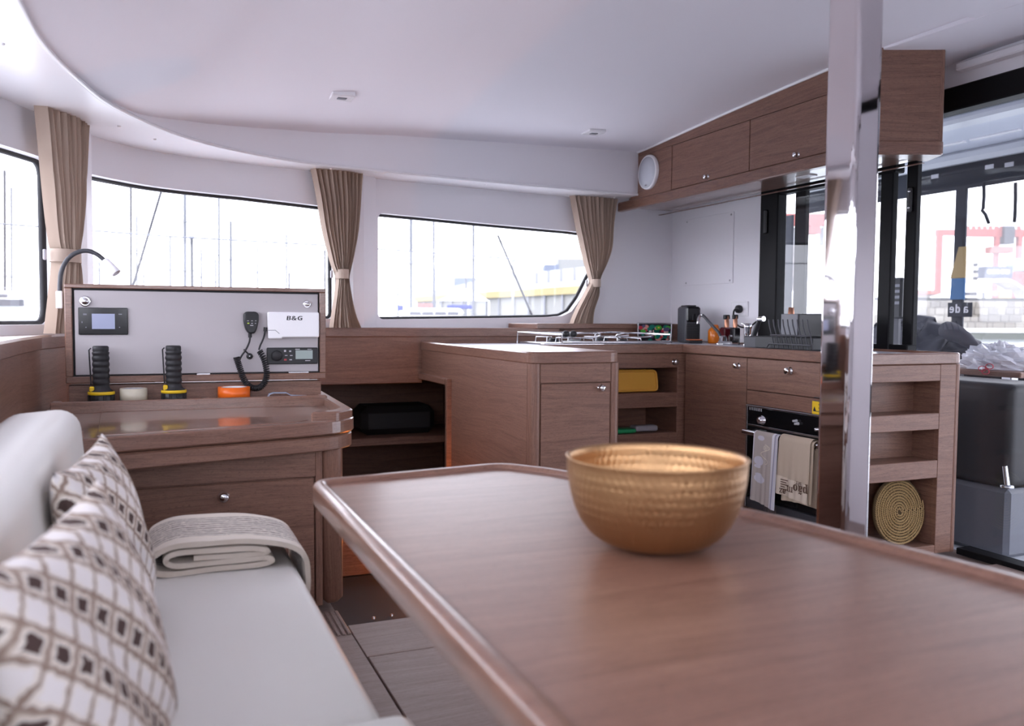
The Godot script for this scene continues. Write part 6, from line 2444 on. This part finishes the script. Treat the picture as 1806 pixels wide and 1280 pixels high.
func marina() -> void:
	mat("boat_white", C(222, 222, 226), 0.35)
	var pale := mat("mast_alloy", C(76, 78, 84), 0.5)
	var dark := mat("mast_dark", C(40, 40, 46), 0.5)
	var l1 := "distant sailing boat with a pale bare mast beyond the window above the instrument panel"
	var l2 := "distant sailing boat, its bare mast rising behind the long port window beside the stove curtain"
	for m in [[8, 300, 2.6, 40, 1], [20, 330, 1.4, 60, 0], [230.5, 200, 2.2, 42, 1], [241, 380, 1.3, 70, 0], [300, 418, 1.6, 62, 0], [326, 290, 3.6, 48, 0], [355, 440, 1.3, 80, 0], [386, 240, 1.8, 55, 0], [407, 390, 3.0, 60, 0], [380, 455, 1.2, 90, 0], [454, 430, 1.2, 90, 0], [505, 412, 1.4, 75, 0], [510, 480, 1.6, 96, 1], [573, 440, 1.6, 60, 1], [175, 460, 1.3, 80, 0], [253, 455, 1.2, 112, 0]]:
		var who := l1
		if m[0] < 50:
			who = ("dark masted" if m[4] else "pale masted") + " sailing boat beyond the forward window next to the lamp curtain"
		elif m[4]:
			who = "distant sailing boat with a dark mast beyond the window above the instrument panel"
		mast_boat(m[0], m[1], m[2], m[3], dark if m[4] else pale, who)
	for m in [[725, 250, 4.0, 44, 0], [702, 480, 1.6, 70, 0], [765, 250, 2.2, 60, 0], [766, 472, 2.6, 78, 0], [835, 270, 3.0, 70, 0], [822, 490, 1.8, 95, 0]]:
		mast_boat(m[0], m[1], m[2], m[3], dark if m[4] else pale, l2)
	# lines and posts close by
	var wire := mat("wire", C(96, 98, 106), 0.4, 0.6)
	var g := S()
	tube(g, [at_d(-60, 390, 6.4), at_d(300, 417, 6.6), at_d(600, 434, 6.8), at_d(900, 456, 7.2)], 0.006, 6)
	tag(obj("guard_wire", g, wire), "thin guard wire crossing outside all the port windows", "wire")
	var h := S()
	tube(h, [at_d(300, 285, 7.0), at_d(68, 1060, 7.0)], 0.011, 6)
	tag(obj("halyard", h, dark), "dark slanting rope outside the window above the instrument panel", "rope")
	var f := S()
	tube(f, [at_d(878, 415, 9.0), at_d(1106, 948, 9.0)], 0.012, 6)
	tag(obj("slanting_stay", f, dark), "dark slanting stay crossing the lamp post outside the long window", "stay")
	for p in [[338, 421, 15.0, "thin dark post with small top lamp outside, above the instrument panel"], [905, 461, 16.0, "slim grey dock lamp post outside the long window near the warehouse"]]:
		var b := at_d(p[0], 580, p[2])
		var t := thing("dock_post", p[3], "post", Vector3(b.x, SEA, b.z))
		var tp := at_d(p[0], p[1], p[2])
		rod(t, "shaft", [Vector3(tp.x, SEA + 0.005, tp.z), tp], 0.028, dark if p[0] < 400 else M.mid_grey)
		var s := S()
		bx(s, tp + Vector3(0, 0.03, 0), Vector3(0.10, 0.06, 0.06), 0.01)
		obj("top_lamp", s, M.mid_grey, t)
	# warehouse with yellow eaves along the dock
	var wa := thing("warehouse", "long pale warehouse with yellow eaves beyond the marina", "building", at_d(930, 560, 120))
	var wallm := mat("warehouse_wall", C(124, 123, 120), 0.9)
	var ym := mat("eaves_yellow", C(138, 124, 86), 0.8)
	var roofm := mat("warehouse_roof", C(118, 118, 116), 0.9)
	# wall runs away to the forward side: its eaves fall towards the far end
	var p0 := at_d(735, 535, 190)
	var p1 := at_d(1110, 500, 108)
	var flat := func(v: Vector3, y: float) -> Vector3: return Vector3(v.x, y, v.z)
	var eave := 4.6
	var st := S()
	quad(st, flat.call(p0, SEA), flat.call(p1, SEA), flat.call(p1, eave), flat.call(p0, eave), -p0)
	obj("front_wall", st, wallm, wa)
	var dirw := (p1 - p0)
	dirw.y = 0
	dirw = dirw.normalized()
	var back := Vector3(dirw.z, 0, -dirw.x)
	if back.dot(p0) < 0:
		back = -back
	var ys := S()
	var y0: Vector3 = flat.call(p0, eave)
	var y1: Vector3 = flat.call(p1, eave)
	quad(ys, y0 - back * 0.6, y1 - back * 0.6, y1 - back * 0.6 + Vector3(0, 1.1, 0), y0 - back * 0.6 + Vector3(0, 1.1, 0), -p0)
	quad(ys, y0 - back * 0.6, y1 - back * 0.6, y1, y0, Vector3.DOWN)
	obj("eaves", ys, ym, wa)
	var rs := S()
	quad(rs, y0 + Vector3(0, 1.1, 0) - back * 0.6, y1 + Vector3(0, 1.1, 0) - back * 0.6, y1 + back * 18 + Vector3(0, 6.0, 0), y0 + back * 18 + Vector3(0, 6.0, 0), -p0 + Vector3(0, 200, 0))
	obj("roof", rs, roofm, wa)
	for k in 16:
		var c: Vector3 = p0.lerp(p1, k / 15.0)
		rod(wa, "downpipe", [Vector3(c.x, SEA, c.z) - back * 0.3, Vector3(c.x, eave, c.z) - back * 0.3], 0.16, M.mid_grey)
	for k in 7:
		var c: Vector3 = p0.lerp(p1, 0.55 + k * 0.05)
		rod(wa, "vent", [Vector3(c.x, eave + 2.0, c.z) + back * 4.0, Vector3(c.x, eave + 4.2, c.z) + back * 4.0], 0.3, M.mid_grey)
	var bb_ := thing("blue_block", "pale blue grey office block behind the warehouse roof", "building", at_d(972, 520, 190))
	far_box(bb_, "block", mat("block_blue", C(100, 106, 120), 0.9), 960, 986, 466, 9000, 190, 14)
	far_box(bb_, "wing", mat("block_grey", C(122, 123, 122), 0.9), 984, 1050, 456, 9000, 215, 14)
	far_box(bb_, "block", M.block_blue, 800, 838, 489, 9000, 240, 14)
	# motor boats at the pontoon
	for b in [[700, 860, 543, 575, 38, "white motor boat with dark cabin windows outside the long port window"], [-60, 44, 512, 575, 30, "white flybridge motor boat outside the forward curved window"]]:
		var t := thing("moored_boat", b[5], "boat", at_d((b[0] + b[1]) / 2.0, b[3], b[4]))
		var w: float = b[1] - b[0]
		far_box(t, "cabin", M.boat_white, b[0] + w * 0.08, b[0] + w * 0.70, b[2], b[2] + 14, b[4], 2.5, 0.15)
		far_box(t, "hull", M.boat_white, b[0], b[1], b[2] + 13, 9000, b[4] - 0.6, 4.0, 0.2)
		for k in 4:
			far_box(t, "window", M.dark_grey, b[0] + w * (0.14 + k * 0.14), b[0] + w * (0.26 + k * 0.14), b[2] + 6, b[2] + 13, b[4] - 0.02, 0.1)
		if b[0] < 0:
			far_box(t, "flybridge_rail", M.mid_grey, b[0], b[1] - 4, b[2] - 6, b[2] - 4, b[4], 0.1)
			far_box(t, "window_band", M.dark_grey, -10, 40, 527, 540, b[4] - 0.7, 0.1)
	var aw := thing("awning", "striped brown awning on the pontoon behind the motor boat", "awning", at_d(748, 545, 60))
	far_box(aw, "canvas", mat("awning_brown", C(140, 92, 88), 0.9), 736, 760, 535, 543, 60, 1.5)
	var fg := thing("harbour_flag", "small navy flag hanging over the pontoon", "flag", at_d(706, 545, 45))
	far_box(fg, "cloth", mat("flag_navy", C(58, 62, 110), 0.9), 701, 711, 538, 548, 45, 0.1)
	var sc := thing("sail_cover", "navy sail cover lashed on a boom in the marina", "sail cover", at_d(812, 542, 48))
	far_box(sc, "cover", M.flag_navy, 788, 832, 537, 545, 48, 0.4, 0.05)
	far_box(sc, "boom_crutch", M.mid_grey, 809, 811, 545, 9000, 48, 0.05)
	var tr := thing("pontoon_tent", "peaked white tent behind the moored boats", "tent", at_d(790, 530, 84))
	var tst := S()
	var ta := at_d(772, 530, 84)
	var tb := at_d(862, 530, 84)
	var tc := at_d(826, 508, 85)
	tri(tst, ta, tb, tc, -ta)
	tri(tst, ta, tc, tc + Vector3(2, 0, -6), -ta + Vector3(0, 60, 0))
	tri(tst, tb, tc, tc + Vector3(2, 0, -6), -ta + Vector3(0, 60, 0))
	obj("canopy", tst, M.boat_white, tr)
	for v in [ta, tb, tc]:
		rod(tr, "tent_pole", [Vector3(v.x, SEA + 0.005, v.z), v], 0.08, M.boat_white)

func _ready() -> void:
	rng.seed = 11
	# ---- camera
	var cam := Camera3D.new()
	cam.name = "camera"
	var at := CameraAttributesPhysical.new()
	at.frustum_focal_length = 28.125
	at.frustum_focus_distance = 3.7
	at.exposure_aperture = 2.8
	at.frustum_near = 0.02
	at.frustum_far = 2000.0
	cam.attributes = at
	cam.fov = rad_to_deg(2.0 * atan(640.0 / F))
	cam.near = 0.02
	cam.far = 2000.0
	add_child(cam)
	cam.transform = Transform3D(lens_basis, EYE)
	cam.current = true
	# ---- bright overcast sky
	var env := Environment.new()
	env.background_mode = Environment.BG_SKY
	var sky := Sky.new()
	var sm := ProceduralSkyMaterial.new()
	sm.sky_top_color = C(238, 241, 255)
	sm.sky_horizon_color = C(238, 241, 255)
	sm.ground_bottom_color = C(120, 120, 124)
	sm.ground_horizon_color = C(160, 160, 164)
	sm.energy_multiplier = 1.0
	sky.sky_material = sm
	env.sky = sky
	env.background_energy_multiplier = SKY
	env.tonemap_mode = Environment.TONE_MAPPER_LINEAR
	env.tonemap_exposure = EXPOSURE
	env.sdfgi_enabled = true
	env.ssao_enabled = true
	env.ssil_enabled = true
	var we := WorldEnvironment.new()
	we.name = "surroundings"
	we.environment = env
	add_child(we)
	make_materials()
	room()
	furniture()
	galley()
	small_things()
	outdoors()

const SKY := 2.2
const EXPOSURE := 3.65
